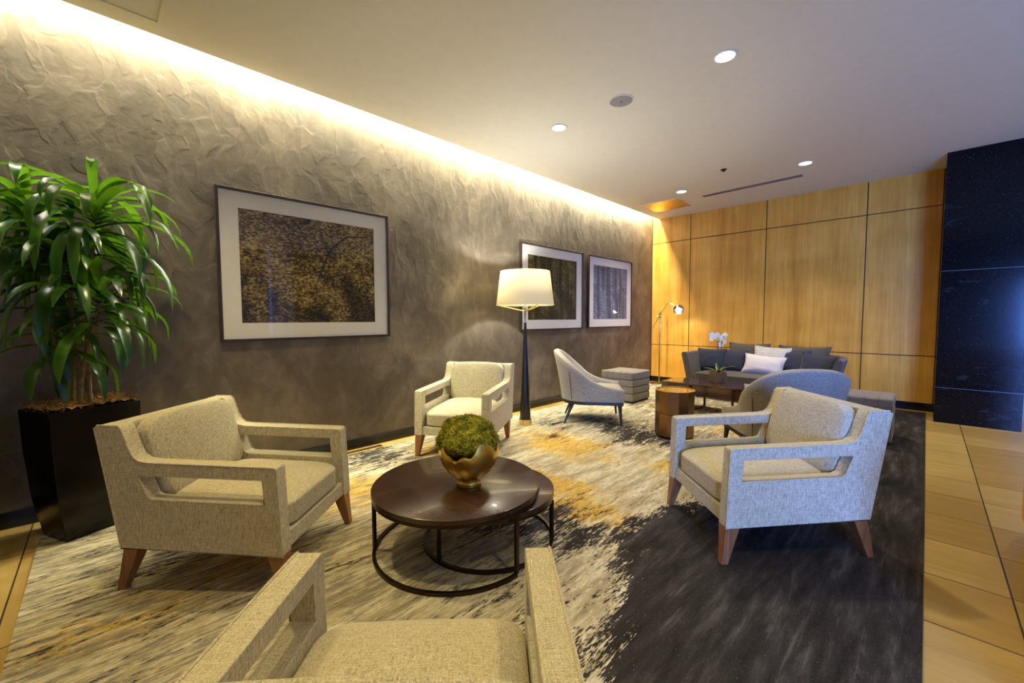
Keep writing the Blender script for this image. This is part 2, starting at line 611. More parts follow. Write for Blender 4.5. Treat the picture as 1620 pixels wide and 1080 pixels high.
def add_loft(bm, rings, caps=True, closed=True):
    R = [[bm.verts.new(p) for p in r] for r in rings]
    n = len(R[0])
    for a, b in zip(R, R[1:]):
        for i in range(n if closed else n - 1):
            j = (i + 1) % n
            bm.faces.new((a[i], a[j], b[j], b[i]))
    if caps and closed:
        bm.faces.new(R[0][::-1]); bm.faces.new(R[-1])
    return R


def circle(r, z, n=32, cx=0, cy=0):
    return [(cx + r * math.cos(2 * PI * i / n), cy + r * math.sin(2 * PI * i / n), z) for i in range(n)]


def lathe(prof, n=32, cx=0, cy=0, caps=True, bm=None):
    bm = bm or bmesh.new()
    add_loft(bm, [circle(max(r, 1e-4), z, n, cx, cy) for r, z in prof], caps)
    return bm


def add_tube(bm, pts, r, n=8, caps=True, closed=False, square=False):
    pts = [Vector(p) for p in pts]
    rr = r if isinstance(r, (list, tuple)) else [r] * len(pts)
    rings = []
    N = len(pts)
    ref = None
    for i, p in enumerate(pts):
        if closed: t = pts[(i + 1) % N] - pts[i - 1]
        else: t = pts[min(i + 1, N - 1)] - pts[max(i - 1, 0)]
        t.normalize()
        if ref is None:
            ref = Vector((0, 0, 1)) if abs(t.z) < 0.9 else Vector((1, 0, 0))
        a = ref - t * ref.dot(t)
        if a.length < 1e-6: a = t.orthogonal()
        a.normalize(); b = t.cross(a); ref = a
        k = 4 if square else n
        off = PI / 4 if square else 0
        s = math.sqrt(2) if square else 1
        rings.append([p + (a * math.cos(2 * PI * j / k + off) + b * math.sin(2 * PI * j / k + off)) * rr[i] * s for j in range(k)])
    if closed:
        R = [[bm.verts.new(q) for q in ring] for ring in rings]
        k = len(R[0])
        for i in range(N):
            A, B = R[i], R[(i + 1) % N]
            for j in range(k): bm.faces.new((A[j], A[(j + 1) % k], B[(j + 1) % k], B[j]))
    else:
        add_loft(bm, rings, caps)
    return bm


def tube(pts, r, n=8, **kw):
    return add_tube(bmesh.new(), pts, r, n, **kw)


def extrude_poly(outer, x0, x1, hole=None):
    """polygon in (y,z), extruded along x, optionally with one hole"""
    bm = bmesh.new()
    def loop(pts, x):
        vs = [bm.verts.new((x, y, z)) for y, z in pts]
        return vs, [bm.edges.new((vs[i], vs[(i + 1) % len(vs)])) for i in range(len(vs))]
    caps = []
    for x in (x0, x1):
        vo, eo = loop(outer, x)
        vh, eh = loop(hole, x) if hole else ([], [])
        bmesh.ops.triangle_fill(bm, use_beauty=True, edges=eo + eh, normal=(1, 0, 0))
        caps.append((vo, vh))
    for k in (0, 1):
        a, b = caps[0][k], caps[1][k]
        n = len(a)
        for i in range(n):
            bm.faces.new((a[i], a[(i + 1) % n], b[(i + 1) % n], b[i]))
    return bm


def puffy(bm, f, n=10, r=0.25, bulge=0.0):
    """rounded box on [-1,1]^3 pushed through f"""
    verts = {}
    def get(i, j, k):
        key = (i, j, k)
        if key not in verts:
            p = Vector((2 * i / n - 1, 2 * j / n - 1, 2 * k / n - 1))
            p = Vector([math.copysign(abs(c) ** 0.8, c) if c else 0 for c in p])
            q = Vector([max(-(1 - r), min(1 - r, c)) for c in p])
            d = p - q
            if d.length > 1e-9: d = d.normalized() * r
            verts[key] = bm.verts.new(f(q + d))
        return verts[key]
    for a in range(n):
        for b in range(n):
            for s in (0, n):
                for ax in range(3):
                    def c(u, v):
                        t = [0, 0, 0]; t[ax] = s; t[(ax + 1) % 3] = u; t[(ax + 2) % 3] = v
                        return get(*t)
                    bm.faces.new((c(a, b), c(a + 1, b), c(a + 1, b + 1), c(a, b + 1)))
    return bm


def smoothstep(x):
    x = max(0.0, min(1.0, x)); return x * x * (3 - 2 * x)


def interp(tab, x):
    if x <= tab[0][0]: return tab[0][1]
    for (a, va), (b, vb) in zip(tab, tab[1:]):
        if x <= b: return va + (vb - va) * (x - a) / (b - a)
    return tab[-1][1]


# ------------------------------------------------------------------ the room
structure('floor', box((-0.1, YW2, -0.1), (XR, YW + 0.1, 0)), M['floor'])
structure('wall_left', box((-0.12, YB, 0), (0, YW, CEIL + 0.32)), M['plaster'])
bm = box((0.142, YB, CEIL), (XR, YW + 0.05, CEIL + 0.03))
add_box(bm, (XC, YW2, CEIL), (XR, YB, CEIL + 0.03))
structure('ceiling', bm, M['ceiling'])
bm = box((0, YB, CEIL + 0.30), (0.5, YW, CEIL + 0.34))
add_box(bm, (0.40, YB, CEIL + 0.03), (0.44, YW, CEIL + 0.30))
structure('trim_1', bm, M['white'])
# walls behind the camera
structure('wall_back', box((-0.12, YB - 0.1, 0), (XC, YB, CEIL + 0.34)), M['taupe'])
structure('trim_2', box((XC - 0.1, YW2, 0), (XC, YB - 0.1, CEIL)), M['taupe'])
# far wall: backing plus veneered panels
far = structure('wall_far', box((-0.12, YW + 0.012, 0), (3.97, YW + 0.12, CEIL + 0.32)), M['reveal'])
xs = [0.004, 0.742, 1.9605, 3.206, 3.952]
zs = [0.1075, 0.735, 2.694, CEIL + 0.30]
for i in range(4):
    for j in range(3):
        g = 0.006
        z1 = zs[j + 1] - (g if j < 2 else 0)
        obj('panel', box((xs[i] + g, YW - 0.004, zs[j] + (g if j else 0)), (xs[i + 1] - g, YW + 0.014, z1)), M['panel'], far, smooth=False, bevel=0.0015, seg=1)
structure('baseboard_far', box((0.0, YW + 0.001, 0), (3.953, YW + 0.0115, 0.1065)), M['black_base'])
bm = box((0, YB, 0), (0.014, YW - 0.005, 0.098))
structure('baseboard_left', bm, M['black_base'], bevel=0.003)
# polished granite pier
pier = structure('wall_right', box((3.953, 7.035, 0), (4.625, YW + 0.12, CEIL)), M['stone'])
for z in (0.418, 1.79):
    obj('joint', box((3.9525, 7.0340, z - 0.002), (4.625, 7.036, z + 0.002)), M['stone_line'], pier, smooth=False)
# right-hand wall and the window wall
structure('trim_3', box((4.625, YW, 0), (XR, YW + 0.12, CEIL)), M['taupe'])
structure('trim_4', box((XR, YW2, 0), (XR + 0.12, YW + 0.12, CEIL)), M['taupe'])
structure('trim_5', box((XR - 0.25, 3.3, 0), (XR - 0.001, 3.85, CEIL)), M['white'])
WX = [(5.85, 7.25), (7.35, 8.75)]
bm = bmesh.new()
for x0, x1 in ((XC, WX[0][0]), (WX[0][1], WX[1][0]), (WX[1][1], XR)):
    add_box(bm, (x0, YW2 - 0.15, 0), (x1, YW2, CEIL))
for a, b in WX:
    add_box(bm, (a, YW2 - 0.15, 0), (b, YW2, 0.3))
    add_box(bm, (a, YW2 - 0.15, 2.85), (b, YW2, CEIL))
structure('trim_6', bm, M['taupe'])
# unseen header, added to keep window light off the ceiling
structure('added_header', box((XC, YB - 0.1, 2.05), (XR, YB, CEIL)), M['taupe'])
for i, (a, b) in enumerate(WX):
    bm = bmesh.new()
    for lo, hi in (((a, 0.30), (a + 0.05, 2.85)), ((b - 0.05, 0.30), (b, 2.85)), ((a + 0.05, 0.30), (b - 0.05, 0.35)), ((a + 0.05, 2.80), (b - 0.05, 2.85))):
        add_box(bm, (lo[0], YW2 - 0.06, lo[1]), (hi[0], YW2 - 0.01, hi[1]))
    wo = structure('window_%d' % (i + 1), bm, M['window_frame'])
    obj('pane', box((a + 0.05, YW2 - 0.038, 0.35), (b - 0.05, YW2 - 0.032, 2.80)), M['glass'], wo, smooth=False)

# ------------------------------------------------------------------ ceiling fittings
DL = ['largest round recessed ceiling downlight, nearest the camera', 'round recessed downlight left of the grey ceiling speaker',
      'round recessed downlight near the right end of the slot vent', 'small round recessed downlight beside the golden ceiling recess panel']
def ring_bm(r0, r1, z0, z1, n=40):
    bm = bmesh.new()
    R = add_loft(bm, [circle(r0, z0, n), circle(r1, z0, n), circle(r1, z1, n), circle(r0, z1, n)], caps=False)
    for i in range(n):
        j = (i + 1) % n
        bm.faces.new((R[3][i], R[3][j], R[0][j], R[0][i]))
    return bm
for k, (x, y) in enumerate(DOWN):
    if k == 0:
        d0 = t = thing('ceiling_downlight', DL[0], 'ceiling light', (x, y, CEIL), 0, 'recessed downlights')
        obj('trim_ring', ring_bm(0.066, 0.083, -0.006, 0.0), M['white'], t, bevel=0.002)
        obj('lens', lathe([(0.066, -0.001), (0.066, -0.004)], 40), M['lens'], t)
    else:
        copy_thing(d0, DL[k], (x, y, CEIL), 0)
t = thing('ceiling_speaker', 'round grey grille speaker set in the ceiling between two downlights', 'speaker', (1.895, 3.31, CEIL))
obj('rim', ring_bm(0.098, 0.108, -0.006, 0.0), M['white'], t, bevel=0.002)
obj('grille', lathe([(0.098, 0), (0.098, -0.005), (0.03, -0.007), (0.001, -0.0075)], 40), M['speaker'], t)
obj('center_dot', lathe([(0.007, -0.0075), (0.007, -0.010)], 12), M['black'], t)
t = thing('fire_sprinkler', 'small dark round sprinkler in the ceiling above the slot vent', 'sprinkler', (1.945, 5.744, CEIL))
obj('escutcheon', lathe([(0.036, 0), (0.036, -0.004), (0.026, -0.012)], 24), M['bronze'], t)
obj('deflector', lathe([(0.010, -0.012), (0.010, -0.022), (0.018, -0.024), (0.018, -0.026)], 16), M['bronze'], t)
t = thing('slot_vent', 'long narrow dark slot air vent in the ceiling near the wood wall', 'air vent', (1.96, 6.745, CEIL), rad(-1.5))
bm = bmesh.new()
for a, b in ((-0.045, -0.035), (0.035, 0.045)): add_box(bm, (-0.65, a, -0.006), (0.65, b, 0))
for a, b in ((-0.65, -0.64), (0.64, 0.65)): add_box(bm, (a, -0.035, -0.006), (b, 0.035, 0))
obj('frame', bm, M['vent'], t, smooth=False)
obj('backing', box((-0.64, -0.035, -0.0015), (0.64, 0.035, 0)), M['black'], t, smooth=False)
for q in (-0.012, 0.012): obj('blade', box((-0.64, q - 0.004, -0.006), (0.64, q + 0.004, -0.0015)), M['vent'], t, smooth=False)
t = thing('golden_recess_panel', 'square golden panel standing in for a lit recess in the ceiling corner', 'ceiling panel', (0.668, 6.86, CEIL))
obj('panel_face', box((-0.315, -0.305, -0.004), (0.315, 0.305, 0)), M['recess_gold'], t, smooth=False)  # flat brass stands in for a recess lit golden by reflected light
bm = bmesh.new()
for lo, hi in (((-0.325, -0.315), (0.325, -0.305)), ((-0.325, 0.305), (0.325, 0.315)), ((-0.325, -0.305), (-0.315, 0.305)), ((0.315, -0.305), (0.325, 0.305))):
    add_box(bm, (*lo, -0.006), (*hi, 0))
obj('edge_trim', bm, M['white'], t, smooth=False)
t = thing('ceiling_access_panel', 'flush square ceiling access panel at top left of the photo', 'access panel', (0.58, 0.07, CEIL))
bm = bmesh.new()
for lo, hi in (((-0.277, -0.277), (0.277, -0.262)), ((-0.277, 0.262), (0.277, 0.277)), ((-0.277, -0.262), (-0.262, 0.262)), ((0.262, -0.262), (0.277, 0.262))):
    add_box(bm, (*lo, -0.006), (*hi, 0))
obj('rim', bm, M['ceiling'], t, smooth=False, bevel=0.002)
obj('hatch', box((-0.225, -0.225, -0.003), (0.225, 0.225, 0)), M['ceiling'], t, smooth=False)

# ------------------------------------------------------------------ rug
RX0, RX1, RY0, RY1 = 0.165, 3.89, -0.30, 7.56
def blob(x, y, cx, cy, sx, sy, rot=0.0):
    dx, dy = x - cx, y - cy
    c, s = math.cos(rot), math.sin(rot)
    u, v = (dx * c + dy * s) / sx, (-dx * s + dy * c) / sy
    return math.exp(-(u * u + v * v))
DARKB = [(-0.3, 3.75), (0.6, 3.45), (1.0, 3.25), (1.5, 3.02), (2.0, 2.66), (2.5, 2.66), (3.0, 2.85), (4.0, 3.2), (5.0, 3.3), (6.2, 3.35), (7.6, 3.45)]
def rug_masks(x, y):
    wob = 0.26 * noise.noise(Vector((x * 1.6, y * 1.1, 3.1))) + 0.22 * noise.noise(Vector((x * 4.5, y * 2.2, 1.3))) + 0.14 * noise.noise(Vector((x * 11, y * 4, 7.3)))
    d = smoothstep((x + wob * 0.7 - interp(DARKB, y)) / 0.55 + 0.5)
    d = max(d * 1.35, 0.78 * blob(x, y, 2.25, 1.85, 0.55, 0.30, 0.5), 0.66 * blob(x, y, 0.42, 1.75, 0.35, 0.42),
            0.84 * blob(x, y, 1.65, 4.05, 0.70, 0.40, -0.35), 0.62 * blob(x, y, 0.75, 3.75, 0.26, 0.22), 0.60 * blob(x, y, 1.15, 3.35, 0.18, 0.16), 0.5 * blob(x, y, 1.0, 2.25, 0.4, 0.25),  # blobs near the slipper chair mix rug pattern with its painted shadow
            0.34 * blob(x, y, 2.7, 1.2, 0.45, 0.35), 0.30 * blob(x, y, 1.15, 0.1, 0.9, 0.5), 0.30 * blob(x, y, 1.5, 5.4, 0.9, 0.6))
    g = max(1.0 * blob(x, y, 1.32, 3.22, 0.62, 0.36, -0.25), 0.95 * blob(x, y, 1.80, 2.32, 0.50, 0.19, 0.25), 0.75 * blob(x, y, 1.0, 1.25, 0.42, 0.5),
            0.62 * blob(x, y, 1.45, 0.18, 0.28, 0.6), 0.9 * blob(x, y, 2.35, 2.15, 0.48, 0.22, 0.3), 0.7 * blob(x, y, 2.4, 3.3, 0.25, 0.22),
            0.68 * blob(x, y, 0.55, 2.15, 0.28, 0.25), 0.5 * blob(x, y, 0.8, 0.5, 0.3, 0.4), 0.6 * blob(x, y, 2.3, 4.9, 0.5, 0.3), 0.45 * blob(x, y, 1.5, 5.6, 0.7, 0.3))
    g = max(0.0, g * 1.12 + wob * 0.8 * min(1, g * 3))
    k = max(0.55 * blob(x, y, 1.9, 1.5, 0.5, 0.5), 0.50 * blob(x, y, 0.9, -0.05, 0.7, 0.3), 0.6 * blob(x, y, 0.4, 1.7, 0.4, 0.5),
            0.62 * blob(x, y, 1.3, 4.2, 0.9, 0.5), 0.45 * blob(x, y, 2.3, 0.7, 0.5, 0.4), 0.42) + wob * 0.3  # grey by the slipper chair has the chair's shadow painted in
    k *= 1 - 0.6 * max(blob(x, y, 2.0, 2.95, 0.9, 0.8), blob(x, y, 2.9, 1.3, 0.35, 0.5))
    return d, g, k
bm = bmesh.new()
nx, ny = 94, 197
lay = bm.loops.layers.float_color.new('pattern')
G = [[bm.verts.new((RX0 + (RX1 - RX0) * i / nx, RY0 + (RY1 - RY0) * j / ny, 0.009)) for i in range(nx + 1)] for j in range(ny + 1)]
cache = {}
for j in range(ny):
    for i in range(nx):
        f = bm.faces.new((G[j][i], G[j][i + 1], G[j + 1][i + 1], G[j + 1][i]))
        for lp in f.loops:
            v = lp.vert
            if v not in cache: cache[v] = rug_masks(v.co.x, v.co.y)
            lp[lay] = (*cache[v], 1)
edge = [e for e in bm.edges if e.is_boundary]
ex = bmesh.ops.extrude_edge_only(bm, edges=edge)
for v in ex['geom']:
    if isinstance(v, bmesh.types.BMVert): v.co.z = 0.0005
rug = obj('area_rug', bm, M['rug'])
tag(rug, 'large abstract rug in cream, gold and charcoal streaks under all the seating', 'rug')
RZ = 0.0095

# ------------------------------------------------------------------ armchairs
def make_armchair(label, loc, rz):
    t = thing('armchair', label, 'armchair', loc, rz, 'oatmeal linen open-arm lounge chairs')
    w_, aw = 0.356, 0.072
    outer = [(0.328, 0.191), (0.312, 0.578), (0.306, 0.588), (0.296, 0.591), (-0.255, 0.611), (-0.300, 0.618), (-0.327, 0.640), (-0.345, 0.680),
             (-0.362, 0.735), (-0.374, 0.765), (-0.386, 0.776), (-0.478, 0.778), (-0.491, 0.768), (-0.40, 0.226)]
    hole = [(0.247, 0.537), (0.254, 0.425), (-0.246, 0.445), (-0.268, 0.456), (-0.305, 0.545), (-0.297, 0.556)]
    for s in (-1, 1):
        side = extrude_poly(outer, s * (w_ - aw), s * w_, hole)
        so = obj('arm_panel', side, M['linen'], t, bevel=0.009, seg=3)
        pb = bmesh.new()
        pts = [(s * (w_ - 0.002), y, z) for y, z in outer]
        add_tube(pb, pts, 0.0042, 6, closed=True)
        add_tube(pb, [(s * (w_ - 0.002), y, z) for y, z in hole], 0.0032, 6, closed=True)
        obj('piping', pb, M['linen'], so)
    iw = w_ - aw
    back = [(-0.402, 0.227), (-0.491, 0.765), (-0.480, 0.777), (-0.400, 0.777), (-0.345, 0.26), (-0.345, 0.224)]
    obj('back_frame', extrude_poly(back, -iw, iw), M['linen'], t, bevel=0.01, seg=3)
    base = [(0.318, 0.193), (0.314, 0.268), (-0.34, 0.29), (-0.36, 0.224)]
    obj('seat_rail', extrude_poly(base, -iw, iw), M['linen'], t, bevel=0.007, seg=3)
    # seat cushion
    def fs(p):
        x = p.x * (iw - 0.004)
        y = 0.025 + p.y * 0.285
        th = 0.068
        z = 0.345 + p.z * th
        if p.z > 0: z += 0.030 * p.z * (1 - p.x ** 2 * 0.85) * (1 - max(0, p.y - 0.1) ** 2 * 0.8)
        z += -0.012 * p.y
        if p.z > 0: z -= 0.016 * max(0, (p.y - 0.4) / 0.6) ** 2 * p.z
        return Vector((x, y, z))
    obj('seat_cushion', puffy(bmesh.new(), fs, 16, 0.30), M['linen'], t, angle=60)
    # loose back cushion leaning on the back frame
    def fb(p):
        x = p.x * (iw - 0.006)
        z = 0.592 + p.z * 0.190
        yb = -0.345 - (z - 0.26) * 0.105
        th = 0.058 - 0.020 * (p.z + 1) / 2
        y = yb + th + p.y * th
        if p.y > 0: y += 0.016 * (1 - p.x ** 2 * 0.9) * (1 - p.z ** 2 * 0.9)
        if p.z > 0: z += 0.012 * (1 - p.x ** 2) * p.z
        return Vector((x, y, z))
    obj('back_cushion', puffy(bmesh.new(), fb, 18, 0.36), M['linen'], t, angle=60)
    for s in (-1, 1):
        for (tx, ty, tz, bx, by) in ((0.316, 0.290, 0.20, 0.331, 0.326), (0.305, -0.365, 0.232, 0.290, -0.462)):
            lb = bmesh.new()
            def sq(cx, cy, z, h): return [(s * (cx - h), cy - h, z), (s * (cx + h), cy - h, z), (s * (cx + h), cy + h, z), (s * (cx - h), cy + h, z)]
            add_loft(lb, [sq(bx, by, 0.0, 0.017), sq(tx, ty, tz, 0.036)])
            obj('leg', lb, M['leg_wood'], t, smooth=False, bevel=0.002, seg=1)
    return t

chair = make_armchair('oatmeal armchair at left, beside the tall potted plant', (1.406, 0.554, RZ), rad(-46.19))
copy_thing(chair, 'oatmeal armchair at right lit blue, in front of the curved blue-grey chair back', (3.157, 2.65, RZ), rad(136.36))
copy_thing(chair, 'oatmeal armchair against the plaster wall beside the tall floor lamp', (0.77, 2.431, RZ), rad(209.28))
copy_thing(chair, 'oatmeal armchair in the foreground seen from behind, cropped by the bottom edge', (3.102, 0.414, RZ), rad(47.12))

# ------------------------------------------------------------------ curved slipper chairs
def ushape(hw, front, mid, backy, n=48, p=2.3):
    """points of a U open to +y, from right front round the back to left front, with arc fraction"""
    pts = []
    m_ = 12
    for i in range(m_):
        pts.append((hw, front + (mid - front) * i / m_))
    for i in range(n + 1):
        a = PI * i / n
        c, s = math.cos(a), math.sin(a)
        pts.append((hw * math.copysign(abs(c) ** (2 / p), c), mid - (mid - backy) * abs(s) ** (2 / p)))
    for i in range(1, m_ + 1):
        pts.append((-hw, mid + (front - mid) * i / m_))
    return pts


def shell(hw, front, mid, backy, z0, prof, flare, thick, p=2.3, nz=7, topround=True):
    """U-shaped upholstered shell; prof(y) gives the rim height, flare(y) its outward lean"""
    bm = bmesh.new()
    base = ushape(hw, front, mid, backy, 56, p)
    N = len(base)
    rings = []
    for i, (x, y) in enumerate(base):
        a = Vector(base[max(i - 1, 0)]); b = Vector(base[min(i + 1, N - 1)])
        tv = (b - a).normalized(); nrm = Vector((-tv.y, tv.x))   # outward for this winding?
        if nrm.dot(Vector((x, y - mid * 0.5))) < 0: nrm = -nrm
        h = prof(y); fl = flare(y)
        col = []
        for k in range(nz + 1):
            u = k / nz
            z = z0 + (h - z0) * u
            o = fl * u ** 1.3
            col.append((x + nrm.x * o, y + nrm.y * o, z))
        th = thick(y)
        o = fl
        for k in range(1, 6):
            a_ = PI * k / 6
            d = -th / 2 + th / 2 * math.cos(a_)
            col.append((x + nrm.x * (o + d), y + nrm.y * (o + d), h + th * 0.35 * math.sin(a_)))
        for k in range(nz, -1, -1):
            u = k / nz
            z = z0 + (h - z0) * u
            o = fl * u ** 1.3 - th * (1 + 0.25 * (1 - u))
            col.append((x + nrm.x * o, y + nrm.y * o, z))
        rings.append(col)
    add_loft(bm, rings, True, True)
    return bm


SLIP = [(-0.46, 0.865), (-0.40, 0.835), (-0.31, 0.735), (-0.20, 0.640), (-0.03, 0.510), (0.17, 0.432), (0.36, 0.405)]
def slip_prof(y):
    # smooth interpolation
    return sum(interp(SLIP, y + d) for d in (-0.06, -0.03, 0, 0.03, 0.06)) / 5
def make_slipper(label, loc, rz):
    t = thing('slipper_chair', label, 'chair', loc, rz, 'curved-back slipper chairs')
    fl = lambda y: 0.10 * smoothstep((0.05 - y) / 0.4)
    sh = shell(0.34, 0.36, -0.06, -0.36, 0.275, lambda y: slip_prof(y - fl(y) * 0.6), fl, lambda y: 0.045 + 0.03 * smoothstep((0.1 - y) / 0.4))
    so = obj('shell_back', sh, M['tweed'], t, angle=50)
    for s in (-1, 1):
        pb = tube([(s * 0.318, -0.235, 0.30), (s * 0.327, -0.25, 0.48), (s * 0.350, -0.272, 0.70)], 0.004, 6)
        obj('seam', pb, M['charcoal'], so)
    def fs(p):
        x = p.x * 0.292
        y = 0.03 + p.y * 0.335
        r = 1 - 0.22 * max(0, -p.y) ** 2.5
        z = 0.345 + p.z * 0.062
        if p.z > 0: z += 0.014 * (1 - p.x ** 2) * (1 - p.y ** 2)
        return Vector((x * r, y, z))
    obj('seat_cushion', puffy(bmesh.new(), fs, 12, 0.28), M['tweed'], t, angle=60)
    bm = bmesh.new()
    base = ushape(0.335, 0.355, -0.06, -0.355, 40, 2.3)
    add_loft(bm, [[(x, y, 0.235) for x, y in base], [(x, y, 0.282) for x, y in base]])
    obj('base_rail', bm, M['dark_leg'], t, bevel=0.004)
    for s in (-1, 1):
        for (tx, ty, bx, by) in ((0.300, 0.315, 0.322, 0.335), (0.225, -0.22, 0.268, -0.318)):
            lb = bmesh.new()
            add_loft(lb, [circle(0.0115, 0, 12, s * bx, by), circle(0.0165, 0.12, 12, s * (bx + tx) / 2, (by + ty) / 2), circle(0.026, 0.24, 12, s * tx, ty)])
            obj('leg', lb, M['dark_leg'], t)
    return t
slip = make_slipper('grey curved-back slipper chair by the plaster wall, facing right toward the coffee table', (0.961, 4.254, RZ), rad(-53.5))
copy_thing(slip, 'curved slipper chair seen from behind, its back lit blue, near the sofa', (3.01, 4.04, RZ), rad(38))

# ------------------------------------------------------------------ ottomans
def make_ottoman(label, loc, rz):
    t = thing('ottoman', label, 'ottoman', loc, rz, 'grey channelled cube ottomans')
    obj('plinth', box((-0.25, -0.245, 0), (0.25, 0.245, 0.025)), M['black'], t, smooth=False)
    H = 0.455
    lev = [0.025, 0.135, 0.235, 0.335, H]
    for k in range(4):
        z0, z1 = lev[k], lev[k + 1]
        def f(p):
            return Vector((p.x * 0.268, p.y * 0.265, (z0 + z1) / 2 + p.z * (z1 - z0) / 2))
        bm = bmesh.new()
        def f2(p):
            q = f(p)
            if k == 3:
                if p.z > 0.5: q.z += 0.004 * (1 - p.x ** 2) - 0.006 * (max(abs(p.x), abs(p.y)) > 0.97)
                u = abs(((p.x * 2.5) % 1.0) - 0.5) * 2
                if u > 0.82: q.z -= 0.0 if p.z < 0.5 else 0.004
            return q
        nn = 12
        puffy(bm, f2, nn, 0.075 if k < 3 else 0.10)
        # squeeze the channel edges so each band reads as a soft roll
        for v in bm.verts:
            d = abs(v.co.z - (z0 + z1) / 2) / ((z1 - z0) / 2)
            s = 1 - 0.028 * max(0, d) ** 6 if not (k == 3 and v.co.z > (z0 + z1) / 2) else 1 - 0.03 * d ** 8
            v.co.x *= s; v.co.y *= s
        band = obj('top_cushion' if k == 3 else 'band', bm, M['ottoman'], t, angle=60)
    for x in (-0.16, -0.055, 0.055, 0.16):
        sb = tube( [(x, -0.2645, 0.345), (x, -0.264, 0.44), (x, -0.25, H + 0.0005), (x, 0.25, H + 0.0005), (x, 0.264, 0.44), (x, 0.2645, 0.345)], 0.0025, 6)
        obj('channel_seam', sb, M['charcoal'], t)
    return t
ott = make_ottoman('grey channelled cube ottoman by the plaster wall, beside the brass reading lamp', (0.632, 5.66, RZ), 0)
copy_thing(ott, 'grey channelled cube ottoman at right, behind the blue-lit armchair', (3.39, 5.60, RZ), 0)

# ------------------------------------------------------------------ nested round tables
def make_table(label, cx, cy, r, top, posts, th, arc=None):
    t = thing('nesting_table', label, 'coffee table', (cx, cy, RZ), 0, 'nested round coffee tables')
    H = top - RZ
    obj('tabletop', lathe([(r - 0.004, H - th), (r, H - th + 0.003), (r, H - 0.003), (r - 0.004, H)], 96), M['table_wood'], t, angle=40)
    f = bmesh.new()
    ringp = [(r - 0.009) * Vector((math.cos(2 * PI * i / 72), math.sin(2 * PI * i / 72), 0)) for i in range(72)]
    if arc:      # the larger table's floor ring is open where the smaller one slides in
        fp = [(r - 0.009) * Vector((math.cos(rad(q)), math.sin(rad(q)), 0)) for q in [arc[0] + (arc[1] - arc[0]) * i / 60 for i in range(61)]]
        add_tube(f, [p + Vector((0, 0, 0.0095)) for p in fp], 0.0085, 4, square=True)
    else:
        add_tube(f, [p + Vector((0, 0, 0.0095)) for p in ringp], 0.0085, 4, closed=True, square=True)
    obj('floor_ring', f, M['bronze'], t, angle=30)
    f = bmesh.new()
    add_tube(f, [p + Vector((0, 0, H - th - 0.007)) for p in ringp], 0.0065, 4, closed=True, square=True)
    obj('upper_ring', f, M['bronze'], t, angle=30)
    for a in posts:
        p = (r - 0.009) * Vector((math.cos(rad(a)), math.sin(rad(a)), 0))
        obj('leg', tube([p + Vector((0, 0, 0.018)), p + Vector((0, 0, H - th - 0.013))], 0.0085, square=True), M['bronze'], t, smooth=False)
    return t
make_table('larger round dark wood coffee table on top, holding the gold bowl', 2.064, 1.354, 0.452, 0.362, (235, 2, 128), 0.030, (2, -232))
make_table('smaller, lower round coffee table tucked under the larger one', 2.128, 1.527, 0.371, 0.298, (274, 31, 145), 0.030)

# ------------------------------------------------------------------ bowl and moss ball
BX, BY, BZ = 2.150, 1.370, 0.3625
bowl = thing('torn_edge_bowl', 'gold bowl with a torn wavy rim on the round coffee table', 'bowl', (BX, BY, BZ))
bm = bmesh.new()
NB = 96
prof = [(0.052, 0.0), (0.054, 0.012), (0.050, 0.020), (0.062, 0.030), (0.095, 0.060), (0.122, 0.098), (0.135, 0.135), (0.137, 0.165)]
def rimh(a):
    f = 0.155 + 0.018 * math.sin(3 * a + 0.8) + 0.010 * math.sin(7 * a + 2) + 0.006 * math.sin(13 * a)
    for c, h, wd in ((rad(-20), 0.046, 0.36), (rad(-100), 0.014, 0.24), (rad(38), 0.024, 0.2), (rad(150), 0.03, 0.4)):
        d = math.atan2(math.sin(a - c), math.cos(a - c))
        f += h * math.exp(-(d / wd) ** 2)
    d = math.atan2(math.sin(a - rad(-66)), math.cos(a - rad(-66)))
    f -= 0.014 * math.exp(-(d / 0.12) ** 2)
    return f
outer = []
for r, z in prof[:-1]:
    outer.append([(r * math.cos(2 * PI * i / NB), r * math.sin(2 * PI * i / NB), z) for i in range(NB)])
def rimring(dr, dz):
    o = []
    for i in range(NB):
        a = 2 * PI * i / NB
        h = rimh(a)
        r = 0.1355 + 0.002 * math.sin(5 * a) - 0.10 * max(0, h - 0.175)
        o.append(((r + dr) * math.cos(a), (r + dr) * math.sin(a), h + dz))
    return o
outer.append(rimring(0, -0.004)); outer.append(rimring(-0.002, 0)); outer.append(rimring(-0.005, -0.003))
for r, z in reversed(prof[4:-1]):
    outer.append([((r - 0.006) * math.cos(2 * PI * i / NB), (r - 0.006) * math.sin(2 * PI * i / NB), z + 0.003) for i in range(NB)])
outer.append(circle(0.03, 0.04, NB))
add_loft(bm, outer)
obj('bowl_body', bm, M['gold'], bowl, angle=60)
obj('foot_ring', lathe([(0.050, 0.0), (0.056, 0.003), (0.056, 0.012), (0.050, 0.016)], 48), M['gold'], bowl)

